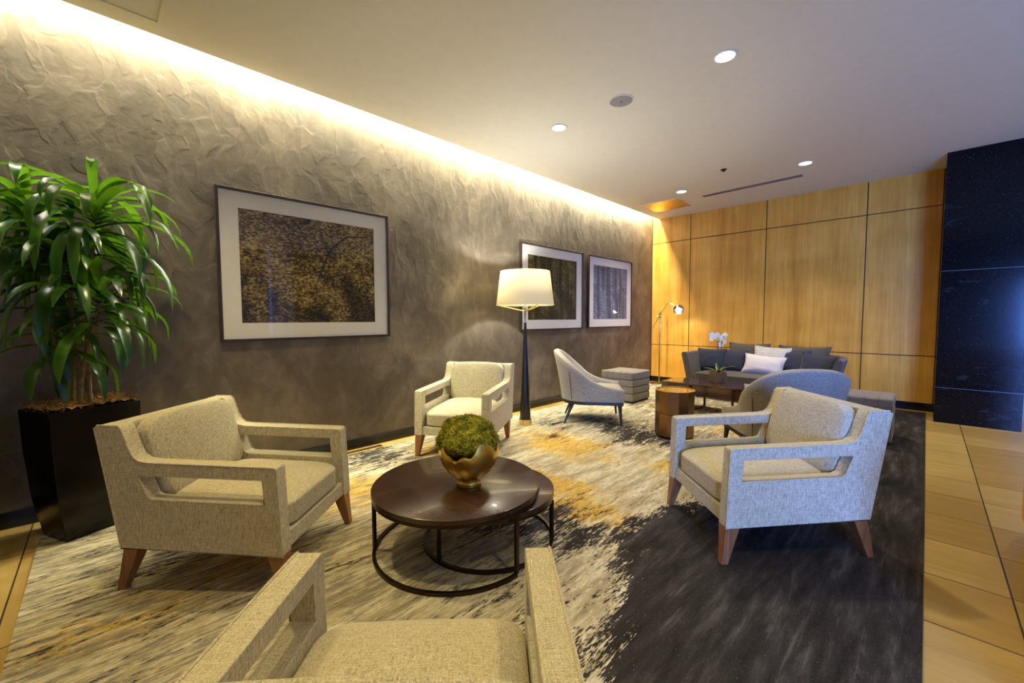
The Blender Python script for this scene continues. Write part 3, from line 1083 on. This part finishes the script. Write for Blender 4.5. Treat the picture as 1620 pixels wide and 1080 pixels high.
mb = bmesh.new()
ico = bmesh.ops.create_icosphere(mb, subdivisions=5, radius=1.0)
MC = Vector((-0.004, 0.008, 0.190))
for v in mb.verts:
    n_ = v.co.normalized()
    d = 0.135 * (1 + 0.09 * noise.noise(n_ * 3.2) + 0.07 * noise.noise(n_ * 11) + 0.06 * noise.noise(n_ * 26))
    p = Vector((n_.x * d, n_.y * d, n_.z * d * 0.88))
    if n_.z < -0.05:      # sits down inside the bowl
        q = max(0.0, min(1.0, (-0.05 - n_.z) / 0.5)); k = 1 - 0.45 * q
        p.x *= k; p.y *= k; p.z *= 0.85
    v.co = p
body = list(mb.faces)
rnd = random.Random(3)
for _ in range(9000):
    z = rnd.uniform(-0.12, 1); a = rnd.uniform(0, 2 * PI)
    s = math.sqrt(1 - z * z); n_ = Vector((s * math.cos(a), s * math.sin(a), z))
    d = 0.135 * (1 + 0.09 * noise.noise(n_ * 3.2) + 0.07 * noise.noise(n_ * 11) + 0.06 * noise.noise(n_ * 26)) - 0.002
    p = Vector((n_.x * d, n_.y * d, n_.z * d * 0.88))
    tdir = (n_ + Vector((rnd.gauss(0, .7), rnd.gauss(0, .7), rnd.gauss(0, .7)))).normalized()
    side = tdir.orthogonal().normalized(); side.rotate(Matrix.Rotation(rnd.uniform(0, 6.28), 3, tdir))
    L = rnd.uniform(0.006, 0.014); wd = rnd.uniform(0.0012, 0.0026)
    vs = [mb.verts.new(p + side * wd), mb.verts.new(p + tdir * L), mb.verts.new(p - side * wd)]
    mb.faces.new(vs)
mo = obj('moss_ball', mb, M['moss'])
mo.scale = (1.18, 1.18, 1.18); bowl.scale = (1.18, 1.18, 1.26)
mo.location = (BX + MC.x * 1.18 - 0.010, BY + MC.y * 1.18 - 0.006, BZ + MC.z * 1.18)
tag(mo, 'ball of green moss sitting in the gold bowl', 'moss ball')

# ------------------------------------------------------------------ tripod-neck floor lamp
lamp = thing('floor_lamp', 'tall floor lamp with tapered black column and lit cream drum shade', 'floor lamp', (0.567, 3.488, RZ))
obj('base_ring', lathe([(0.072, 0), (0.077, 0.003), (0.074, 0.066), (0.066, 0.068)], 40), M['brass'], lamp)
obj('column', lathe([(0.064, 0.066), (0.065, 0.07), (0.048, 0.40), (0.030, 0.80), (0.016, 1.195), (0.014, 1.20)], 40), M['lamp_black'], lamp)
obj('neck', lathe([(0.011, 1.19), (0.011, 1.34), (0.014, 1.345), (0.014, 1.37), (0.008, 1.375), (0.008, 1.50)], 24), M['chrome'], lamp)
ZB, ZT, RB, RT = 1.392, 1.782, 0.333, 0.284
for k in range(3):
    a = rad(100 + 120 * k)
    obj('strut', tube([(0.008 * math.cos(a), 0.008 * math.sin(a), 1.325), (0.325 * math.cos(a), 0.325 * math.sin(a), ZB + 0.006)], 0.006, 8), M['brass'], lamp)
bm = bmesh.new()
add_loft(bm, [circle(RB, ZB, 64), circle((RB + RT) / 2, (ZB + ZT) / 2, 64), circle(RT, ZT, 64)], caps=False)
obj('lamp_shade', bm, M['shade'], lamp, solid=0.003)
obj('bulb', lathe([(0.012, 1.50), (0.028, 1.53), (0.032, 1.56), (0.022, 1.60), (0.004, 1.612)], 20), M['bulb'], lamp)
pl = bpy.data.lights.new('lamp_glow', 'POINT')
pl.energy, pl.color, pl.shadow_soft_size = 66, (0.94, 0.97, 1.0), 0.035
po = bpy.data.objects.new('lamp_glow', pl)
po.location = (0.567, 3.488, 1.632 + RZ)
COL.objects.link(po)

# ------------------------------------------------------------------ framed pictures
def picture(label, y0, y1, z0, z1, pm):
    cy, cz = (y0 + y1) / 2, (z0 + z1) / 2
    hw, hh = (y1 - y0) / 2, (z1 - z0) / 2
    t = thing('framed_picture', label, 'picture', (0.0, cy, cz), 0, 'framed nature photographs on the plaster wall')
    b = 0.020; D = 0.045
    bm = bmesh.new()
    for lo, hi in (((-hw, -hh), (hw, -hh + b)), ((-hw, hh - b), (hw, hh)), ((-hw, -hh + b), (-hw + b, hh - b)), ((hw - b, -hh + b), (hw, hh - b))):
        add_box(bm, (0.001, lo[0], lo[1]), (D, hi[0], hi[1]))
    obj('frame', bm, M['frame'], t, smooth=False, bevel=0.002, seg=1)
    iw, ih = hw - b, hh - b
    pw, ph = hw - 0.148, hh - 0.145
    bm = bmesh.new()
    for lo, hi in (((-iw, -ih), (iw, -ph)), ((-iw, ph), (iw, ih)), ((-iw, -ph), (-pw, ph)), ((pw, -ph), (iw, ph))):
        add_box(bm, (0.018, lo[0], lo[1]), (0.026, hi[0], hi[1]))
    obj('mat_board', bm, M['mat'], t, smooth=False)
    obj('print', box((0.014, -pw - 0.01, -ph - 0.01), (0.018, pw + 0.01, ph + 0.01)), pm, t, smooth=False)
    obj('glazing', box((0.034, -iw, -ih), (0.036, iw, ih)), M['glass'], t, smooth=False)
    return t
p1 = picture('large framed golden autumn forest photograph beside the potted plant', 0.645, 2.062, 1.077, 2.268, M['print1'])
p2 = picture('framed dark green woodland photograph behind the floor lamp shade', 3.971, 5.371, 1.087, 2.266, M['print2'])
p3 = picture('framed misty blue-grey tree photograph nearest the wood wall', 5.526, 6.886, 1.092, 2.264, M['print3'])
def branch_bm(segs):
    bm = bmesh.new()
    for s in segs: add_tube(bm, [(0.0195, y, z) for y, z, r in s], [r for y, z, r in s], 5)
    for v in bm.verts: v.co.x = 0.018 + max(0.0, (v.co.x - 0.0195)) * 0.1 + 0.0004
    return bm
obj('branch', branch_bm([[(0.50, 0.36, .006), (0.30, 0.34, .007), (0.16, 0.22, .007), (0.08, 0.05, .006), (0.02, -0.10, .004)], [(0.08, 0.05, .004), (-0.06, -0.02, .003), (-0.16, -0.10, .002)], [(0.16, .22, .004), (0.02, 0.20, .003), (-.10, .16, .002)]]), M['black'], p1)
obj('trunk', branch_bm([[(0.30, -0.44, .012), (0.30, 0.44, .007)]]), M['reveal'], p3)

# ------------------------------------------------------------------ planters with dracaena
def leaf(bm, base, az, el, L, wd, droop, rnd):
    seg = 9
    p = Vector(base)
    th = el
    side0 = Vector((-math.sin(az), math.cos(az), 0))
    tw = rnd.uniform(-0.25, 0.25)
    prev = None
    for k in range(seg + 1):
        u = k / seg
        wk = wd * (0.55 + 1.2 * u) * (1 - u ** 2.2) ** 0.8 if u < 1 else 0
        wk = min(wk, wd)
        d = Vector((math.cos(az) * math.cos(th), math.sin(az) * math.cos(th), math.sin(th)))
        up = side0.cross(d) * -1
        s = (side0 * math.cos(tw * u) + up * math.sin(tw * u))
        a, b, c = p + s * wk + up * wk * 0.35, p, p - s * wk + up * wk * 0.35
        cur = [bm.verts.new(q) for q in (a, b, c)]
        if prev:
            bm.faces.new((prev[0], prev[1], cur[1], cur[0])); bm.faces.new((prev[1], prev[2], cur[2], cur[1]))
        prev = cur
        p = p + d * (L / seg)
        th -= droop * (0.6 + 0.9 * u) / seg
        th = max(th, -1.5)


def rosette(c, n, L, seed, up=1.0):
    rnd = random.Random(seed)
    bm = bmesh.new()
    for k in range(n):
        u = k / n
        az = k * 2.39996 + rnd.uniform(-.3, .3)
        el = rad(60) * up * (1 - u) ** 1.1 + rad(-15) * u + rnd.uniform(-.22, .22)
        h = 0.05 - 0.26 * u
        LL = L * rnd.uniform(.75, 1.15) * (0.8 if u < 0.12 else 1)
        leaf(bm, (c[0] + 0.012 * math.cos(az), c[1] + 0.012 * math.sin(az), c[2] + h), az, el, LL, rnd.uniform(.024, .034), rnd.uniform(2.5, 3.2) if u < .15 else rnd.uniform(1.7, 3.3), rnd)
    return bm


def planter_box(t, wv, dv):
    """tapered four-sided planter; corner axes wv (left face) and dv (right face) as unit vectors"""
    def ring(hw, hd, z): return [tuple(wv * a * hw + dv * b * hd + Vector((0, 0, z))) for a, b in ((-1, -1), (1, -1), (1, 1), (-1, 1))]
    bm = bmesh.new()
    prof = [(0.125, 0.15, 0), (0.150, 0.18, 0.22), (0.165, 0.197, 0.5), (0.170, 0.203, 0.74), (0.155, 0.188, 0.74), (0.150, 0.183, 0.66)]
    add_loft(bm, [ring(*p) for p in prof])
    obj('planter', bm, M['planter'], t, bevel=0.004, angle=40)
    rnd = random.Random(5)
    bm = bmesh.new()
    n = 14
    g = [[bm.verts.new(wv * (2 * i / n - 1) * 0.152 + dv * (2 * j / n - 1) * 0.185 + Vector((0, 0, 0.745 + rnd.uniform(0, 0.02)))) for i in range(n + 1)] for j in range(n + 1)]
    for j in range(n):
        for i in range(n): bm.faces.new((g[j][i], g[j][i + 1], g[j + 1][i + 1], g[j + 1][i]))
    for _ in range(900):
        a, b = rnd.uniform(-1.02, 1.02), rnd.uniform(-1.02, 1.02)
        p = wv * a * 0.168 + dv * b * 0.20 + Vector((0, 0, 0.755 + rnd.uniform(0, .018)))
        d = Vector((rnd.gauss(0, 1), rnd.gauss(0, 1), rnd.gauss(0, .3))).normalized() * rnd.uniform(.015, .045)
        q = p + d; q.z -= 0.012 if max(abs(a), abs(b)) > .9 else 0
        s = d.orthogonal().normalized() * 0.0016
        mid = (p + q) / 2 + Vector((0, 0, rnd.uniform(0, .012)))
        A = [bm.verts.new(x) for x in (p + s, p - s, mid - s, mid + s, q - s * .3, q + s * .3)]
        bm.faces.new((A[0], A[1], A[2], A[3])); bm.faces.new((A[3], A[2], A[4], A[5]))
    obj('mulch', bm, M['straw'], t, angle=60)


def make_plant(label, loc, rz, crowns, seed):
    t = thing('potted_dracaena', label, 'potted plant', loc, rz, 'dracaenas in black planters')
    wv = Vector((math.cos(rad(204)), math.sin(rad(204)), 0)); dv = Vector((math.cos(rad(114)), math.sin(rad(114)), 0))
    # front corner is -wv,-dv
    planter_box(t, wv, dv)
    for i, (bx, by, x, y, z, n, L) in enumerate(crowns):
        pts = []
        for k in range(9):
            u = k / 8
            pts.append((bx + (x - bx) * u ** 1.5 + 0.01 * math.sin(5 * u + i), by + (y - by) * u ** 1.5 + 0.01 * math.cos(4 * u + i), 0.70 + (z - 0.72) * u))
        st = bmesh.new()
        fine = []
        for k in range(len(pts) - 1):
            for q in range(6):
                a = q / 6; fine.append(Vector(pts[k]) * (1 - a) + Vector(pts[k + 1]) * a)
        add_tube(st, fine, [0.0115 if j % 3 else 0.0135 for j in range(len(fine))], 10)
        so = obj('stem', st, M['stem'], t)
        bmr = rosette((x, y, z), n, L, seed + i)
        for v in bmr.verts:      # wall clearance in world space
            wx = v.co.x + loc[0]
            if wx < 0.03: v.co.x = 0.022 + (hash((round(v.co.y, 3))) % 97) / 97 * 0.012 - loc[0]
        obj('foliage', bmr, M['leaf'], so, angle=80)
    return t
# planter centre from its front lower corner
PC = (0.345, -0.10, RZ)
CR = [(-0.06, -0.07, -0.17, -0.17, 1.86, 46, 0.58), (0.02, 0.03, 0.03, 0.10, 1.90, 50, 0.58), (0.06, 0.0, 0.09, 0.10, 1.40, 30, 0.46), (-0.03, 0.05, -0.02, -0.05, 1.20, 22, 0.42), (-0.02, -0.03, -0.04, -0.03, 1.62, 34, 0.56)]
make_plant('tall leafy green dracaena in a tapered glossy black planter', PC, 0, CR, 11)

t = thing('planter_box', 'black planter just showing at the left edge of the photo', 'planter', (0.27, -0.665, 0.001))
planter_box(t, Vector((math.cos(rad(204)), math.sin(rad(204)), 0)), Vector((math.cos(rad(114)), math.sin(rad(114)), 0)))

# ------------------------------------------------------------------ faceted drum table
t = thing('drum_table', 'small faceted antique brass drum table beside the long dark table', 'side table', (2.02, 4.235, RZ))
NF = 12
for k, (z0, z1) in enumerate(((0.025, 0.255), (0.260, 0.487))):
    bm = bmesh.new()
    ring = []
    for i in range(NF):
        a = 2 * PI * (i + 0.15) / NF
        ring.append((a, 0.196))
    rows = []
    for z, s in ((z0, 0.985), (z0 + 0.004, 1.0), (z1 - 0.004, 1.0), (z1, 0.99)):
        rows.append([(r * s * math.cos(a), r * s * math.sin(a), z) for a, r in ring])
    add_loft(bm, rows)
    obj('faceted_tier', bm, M['antique'], t, smooth=False)
obj('foot', lathe([(0.165, 0), (0.165, 0.027)], 48), M['bronze'], t)
bm = bmesh.new()
rows = []
for z, s in ((0.487, 1.02), (0.496, 1.02), (0.496, 0.95), (0.490, 0.945)):
    rows.append([(r * s * math.cos(a), r * s * math.sin(a), z) for a, r in ring])
add_loft(bm, rows, False)
obj('rim', bm, M['brass'], t, smooth=False)
obj('tabletop', lathe([(0.182, 0.486), (0.182, 0.491)], 56), M['rosewood'], t)

# ------------------------------------------------------------------ long low table in front of the sofa
LT0, LT1, LY0, LY1, LZ = 1.278, 2.62, 5.49, 6.0, 0.382
t = thing('cocktail_table', 'long glossy dark wood cocktail table in front of the sofa', 'coffee table', ((LT0 + LT1) / 2, (LY0 + LY1) / 2, RZ))
hx, hy = (LT1 - LT0) / 2, (LY1 - LY0) / 2
H = LZ - RZ
obj('tabletop', box((-hx, -hy, H - 0.02), (hx, hy, H)), M['rosewood'], t, smooth=False, bevel=0.003)
obj('case', box((-hx + 0.004, -hy + 0.004, H - 0.150), (hx - 0.004, hy - 0.004, H - 0.0205)), M['rosewood'], t, smooth=False, bevel=0.002)
for x in (1.68, 2.20):
    lx = x - (LT0 + LT1) / 2
    bm = bmesh.new()
    add_box(bm, (lx - 0.014, -hy - 0.009, 0), (lx + 0.014, -hy + 0.003, H - 0.022))
    add_box(bm, (lx - 0.014, hy - 0.003, 0), (lx + 0.014, hy + 0.009, H - 0.022))
    add_box(bm, (lx - 0.014, -hy + 0.003, 0), (lx + 0.014, hy - 0.003, 0.014))
    obj('leg_frame', bm, M['bronze'], t, smooth=False)

# ------------------------------------------------------------------ orchid
OX, OY = 1.895, 5.86
t = thing('potted_orchid', 'white orchid in a square metallic pot on the long dark table', 'potted plant', (OX, OY, LZ + 0.0005), rad(-28))
bm = bmesh.new()
def sqr(h, z): return [(-h, -h, z), (h, -h, z), (h, h, z), (-h, h, z)]
add_loft(bm, [sqr(0.072, 0), sqr(0.080, 0.135), sqr(0.074, 0.135), sqr(0.072, 0.11)])
obj('pot', bm, M['pot'], t, smooth=False, bevel=0.002)
rnd = random.Random(9)
bm = bmesh.new()
for _ in range(420):
    p = Vector((rnd.uniform(-.085, .085), rnd.uniform(-.085, .085), 0.128 + rnd.uniform(0, .02)))
    d = Vector((rnd.gauss(0, 1), rnd.gauss(0, 1), abs(rnd.gauss(0, .8)))).normalized() * rnd.uniform(.02, .055)
    s = d.orthogonal().normalized() * .002
    vs = [bm.verts.new(x) for x in (p + s, p - s, p + d)]
    bm.faces.new(vs)
add_box(bm, (-0.07, -0.07, 0.112), (0.07, 0.07, 0.130))
obj('moss', bm, M['straw'], t, angle=60)
for k, (az, L, el) in enumerate(((0.5, .26, .75), (2.5, .27, .75), (3.7, .2, .6), (-.6, .22, .6), (1.6, .18, .8))):
    bm = bmesh.new(); leaf(bm, (0, 0, .125), az, el, L, .022, .9, rnd); obj('leaf', bm, M['green'], t, angle=80, solid=0.002)
stems = []
for k, (dx, dy, hh) in enumerate(((-0.02, 0.0, .66), (0.045, 0.02, .62))):
    pts = [Vector((dx * .3, dy, .12)), Vector((dx * .5, dy, .30)), Vector((dx * .8, dy, hh - .06)), Vector((dx + .01, dy, hh)), Vector((dx + .045, dy - .02, hh + .01)), Vector((dx + .075, dy - .03, hh - .03))]
    if k == 0: pts = [Vector((-p.x * 1.0 if i > 2 else p.x, p.y, p.z)) for i, p in enumerate(pts)]
    so = obj('flower_stem', tube(pts, .0035, 6), M['green'], t)
    obj('stake', tube([(dx * .3, dy + .006, .11), (dx * .7, dy + .006, hh - .07)], .003, 6), M['dark_leg'], so)
    for j in range(8):
        u = j / 7
        c = pts[2].lerp(pts[3], min(1, u * 2)) if u < .5 else pts[3].lerp(pts[5], (u - .5) * 2)
        c = c + Vector((rnd.uniform(-.03, .03), rnd.uniform(-.035, .035), rnd.uniform(-.05, .04)))
        bm = bmesh.new()
        face = Vector((rnd.uniform(-.6, .6), -1, rnd.uniform(-.2, .4))).normalized()
        q = face.to_track_quat('Z', 'Y').to_matrix()
        for m_ in range(5):
            a = 2 * PI * m_ / 5 + .3
            wdt = .020 if m_ % 2 else .015
            d = Vector((math.cos(a), math.sin(a), .12)); s = Vector((-math.sin(a), math.cos(a), 0))
            P = [d * .004, d * .018 + s * wdt, d * .036 + s * wdt * .8, d * .044, d * .036 - s * wdt * .8, d * .018 - s * wdt]
            bm.faces.new([bm.verts.new(c + q @ p) for p in P])
        bmesh.ops.create_icosphere(bm, subdivisions=1, radius=.006, matrix=Matrix.Translation(c + face * .006))
        obj('flower', bm, M['petal'], so, angle=80)

# ------------------------------------------------------------------ sofa
SX, SY = 2.12, 6.98
sofa = thing('sofa', 'charcoal sofa with flared curved arms against the wood wall', 'sofa', (SX, SY, RZ))
# built facing +y, then turned round so it faces the room
root = sofa
def turn(bm):
    for v in bm.verts: v.co.x, v.co.y = -v.co.x, -v.co.y
    return bm
sh = shell(0.915, 0.42, 0.0, -0.52, 0.13, lambda y: 0.675 + 0.015 * smoothstep(-y), lambda y: 0.10 - 0.03 * smoothstep(-y / 0.4), lambda y: 0.085, p=3.2)
obj('shell_back', turn(sh), M['charcoal'], root, angle=50)
obj('seat_deck', turn(box((-0.80, -0.44, 0.13), (0.80, 0.40, 0.26))), M['charcoal'], root, bevel=0.02)
def fsofa(p):
    x = p.x * 0.815
    y = -0.005 + p.y * 0.43
    if p.y > 0: y += 0.035 * (1 - p.x ** 2)
    z = 0.325 + p.z * 0.065 + (0.012 * (1 - p.x ** 2) * (1 - p.y ** 2) if p.z > 0 else 0)
    if p.y < 0: x *= 1 - 0.06 * p.y ** 2
    return Vector((x, y, z))
obj('seat_cushion', turn(puffy(bmesh.new(), fsofa, 18, 0.12)), M['charcoal'], root, angle=60)
for (x, y) in ((-0.78, 0.36), (0.78, 0.36), (-0.6, -0.40), (0.6, -0.40)):
    obj('leg', lathe([(0.018, 0), (0.028, 0.135)], 16, -x, -y), M['dark_leg'], root)

def pillow(label, name, mat, wd, ht, th, loc, rot, group=None):
    bm = bmesh.new()
    n = 16
    def P(u, v, s):
        e = 1 - 0.10 * (1 - u * u) * abs(v) ** 2; f_ = 1 - 0.10 * (1 - v * v) * abs(u) ** 2
        t_ = th / 2 * ((1 - abs(u) ** 2.6) * (1 - abs(v) ** 2.6)) ** 0.55
        wr = 0.006 * noise.noise(Vector((u * 3 + loc[0] * 9, v * 3, s)))
        return Vector((u * wd / 2 * f_, s * t_ + wr * (1 if t_ > 0.01 else 0), v * ht / 2 * e))
    for s in (-1, 1):
        g = [[bm.verts.new(P(2 * i / n - 1, 2 * j / n - 1, s)) for i in range(n + 1)] for j in range(n + 1)]
        for j in range(n):
            for i in range(n): bm.faces.new((g[j][i], g[j][i + 1], g[j + 1][i + 1], g[j + 1][i]))
    bmesh.ops.remove_doubles(bm, verts=bm.verts, dist=0.0006)
    t = thing(name, label, 'pillow', loc, 0, group)
    t.rotation_euler = rot
    o = obj('pillow_cover', bm, mat, t, angle=80)
    pb = bmesh.new()
    pts = []
    for a in range(4 * n):
        k, q = divmod(a, n); s_ = 2 * q / n - 1
        u, v = ((s_, -1), (1, s_), (-s_, 1), (-1, -s_))[k]
        e = 1 - 0.10 * (1 - u * u) * abs(v) ** 2; f_ = 1 - 0.10 * (1 - v * v) * abs(u) ** 2
        pts.append((u * wd / 2 * f_, 0, v * ht / 2 * e))
    add_tube(pb, pts, 0.0045, 6, closed=True)
    obj('piping', pb, mat, o)
    return t
PZ = 0.40 + RZ
pillow('large charcoal back pillow behind the left navy pillows on the sofa', 'back_pillow', M['charcoal'], 0.60, 0.46, 0.15, (1.85, 7.36, PZ + 0.210), (rad(-14), 0, rad(3)), 'sofa pillows')
pillow('large charcoal back pillow on the right side of the sofa', 'back_pillow', M['charcoal'], 0.66, 0.45, 0.15, (2.58, 7.36, PZ + 0.200), (rad(-14), 0, rad(-3)), 'sofa pillows')
pillow('navy velvet pillow against the left arm of the sofa', 'throw_pillow', M['navy'], 0.42, 0.37, 0.13, (1.39, 7.06, PZ + 0.165), (rad(-18), 0, rad(14)), 'sofa pillows')
pillow('navy velvet pillow second from the left arm, behind the orchid', 'throw_pillow', M['navy'], 0.40, 0.36, 0.13, (1.68, 7.17, PZ + 0.155), (rad(-18), rad(4), rad(8)), 'sofa pillows')
pillow('white pillow with grey chevron pattern in the middle of the sofa', 'throw_pillow', M['chevron'], 0.50, 0.42, 0.13, (2.20, 7.20, PZ + 0.198), (rad(-16), rad(3), rad(-2)), 'sofa pillows')
pillow('pale grey lumbar pillow at the front centre of the sofa', 'throw_pillow', M['pale'], 0.56, 0.30, 0.14, (2.15, 7.02, PZ + 0.135), (rad(-20), rad(4), rad(-4)), 'sofa pillows')
pillow('navy velvet pillow right of the pale lumbar pillow, partly hidden', 'throw_pillow', M['navy'], 0.38, 0.38, 0.12, (2.53, 7.15, PZ + 0.172), (rad(-18), rad(-5), rad(-10)), 'sofa pillows')
pillow('navy velvet pillow against the right arm of the sofa', 'throw_pillow', M['navy'], 0.44, 0.36, 0.13, (2.80, 7.04, PZ + 0.158), (rad(-20), rad(5), rad(-12)), 'sofa pillows')

# ------------------------------------------------------------------ brass reading lamp
LX, LY = 0.315, 7.45
t = thing('reading_lamp', 'slim brass reading floor lamp with angled arm and domed head by the sofa', 'floor lamp', (LX, LY, RZ))
obj('base', lathe([(0.115, 0), (0.118, 0.004), (0.116, 0.014), (0.02, 0.018)], 40, -0.05, 0), M['brass'], t)
obj('pole', lathe([(0.012, 0.014), (0.012, 0.95), (0.015, 0.952), (0.015, 0.965), (0.009, 0.967), (0.009, 1.38)], 16), M['brass'], t)
j = obj('joint', lathe([(0.014, 1.24), (0.016, 1.25), (0.016, 1.33), (0.014, 1.34)], 16), M['brass'], t)
obj('knob', tube([(-0.012, -0.01, 1.275), (-0.055, -0.02, 1.278)], [0.008, 0.011], 10), M['brass'], j)
arm = [(-0.135, -0.02, 1.05), (0.0, -0.02, 1.29), (0.15, -0.02, 1.51), (0.165, -0.02, 1.518), (0.18, -0.02, 1.515), (0.32, -0.02, 1.455)]
obj('arm', tube(arm, 0.006, 8), M['brass'], t)
hb = bmesh.new()
prof = []
for k in range(10):
    a = PI / 2 * (1 - k / 9); prof.append((0.093 * math.cos(a) + 1e-4, 0.093 * math.sin(a)))
prof += [(0.093, -0.035), (0.088, -0.035)]
for k in range(10):
    a = PI / 2 * (k / 9); prof.append((0.088 * math.cos(a) + 1e-4, 0.088 * math.sin(a) - 0.002))
add_loft(hb, [circle(r, z, 32) for r, z in prof], False)
hm = Matrix.Translation((0.365, -0.04, 1.395)) @ Vector((-0.30, 0.55, 0.80)).to_track_quat('Z', 'Y').to_matrix().to_4x4()
for v in hb.verts: v.co = hm @ v.co
head = obj('lamp_head', hb, M['chrome'], t, angle=50)
bb = bmesh.new()
bmesh.ops.create_uvsphere(bb, u_segments=20, v_segments=12, radius=0.045, matrix=hm @ Matrix.Translation((0, 0, -0.01)))
obj('bulb', bb, M['bulb'], head)
sl = spot('reading_beam', (LX + 0.37, LY - 0.03, 1.33), 12, (1.0, 0.85, 0.6), 140, 0.5, (rad(8), rad(-10), 0), 0.05)

# ------------------------------------------------------------------ small floor things
t = thing('floor_vent', 'thin dark slot vent in the floor strip along the plaster wall', 'air vent', (0.09, 1.3, 0))
bm = bmesh.new()
for a, b in ((-0.024, -0.018), (0.018, 0.024)): add_box(bm, (a, -0.62, 0), (b, 0.62, 0.003))
for a, b in ((-0.62, -0.60), (0.60, 0.62), (-0.01, 0.01)): add_box(bm, (-0.018, a, 0), (0.018, b, 0.003))
obj('frame', bm, M['brass'], t, smooth=False)
obj('slot', box((-0.018, -0.6, 0), (0.018, 0.6, 0.001)), M['black'], t, smooth=False)
cb = tube([(0.02, 2.60, 0.06), (0.03, 2.50, 0.02), (0.05, 2.38, 0.004), (0.10, 2.27, 0.004), (0.13, 2.35, 0.004), (0.14, 2.6, 0.004), (0.14, 2.9, 0.004), (0.15, 3.2, 0.004)], 0.0035, 8)
c = obj('power_cable', cb, M['cable'])
tag(c, 'white power cable on the floor behind the armchair by the wall', 'cable')
t = thing('reception_desk', 'edge of a wooden desk with dark plinth at the right edge of the photo', 'desk', (4.62, 2.75, 0))
obj('plinth', box((-0.325, -0.93, 0), (0.32, 0.93, 0.10)), M['black_base'], t, smooth=False)
obj('carcass', box((-0.34, -0.95, 0.10), (0.34, 0.95, 0.72)), M['panel'], t, smooth=False, bevel=0.003)
obj('top', box((-0.345, -0.96, 0.7205), (0.35, 0.96, 0.76)), M['white'], t, smooth=False, bevel=0.003)
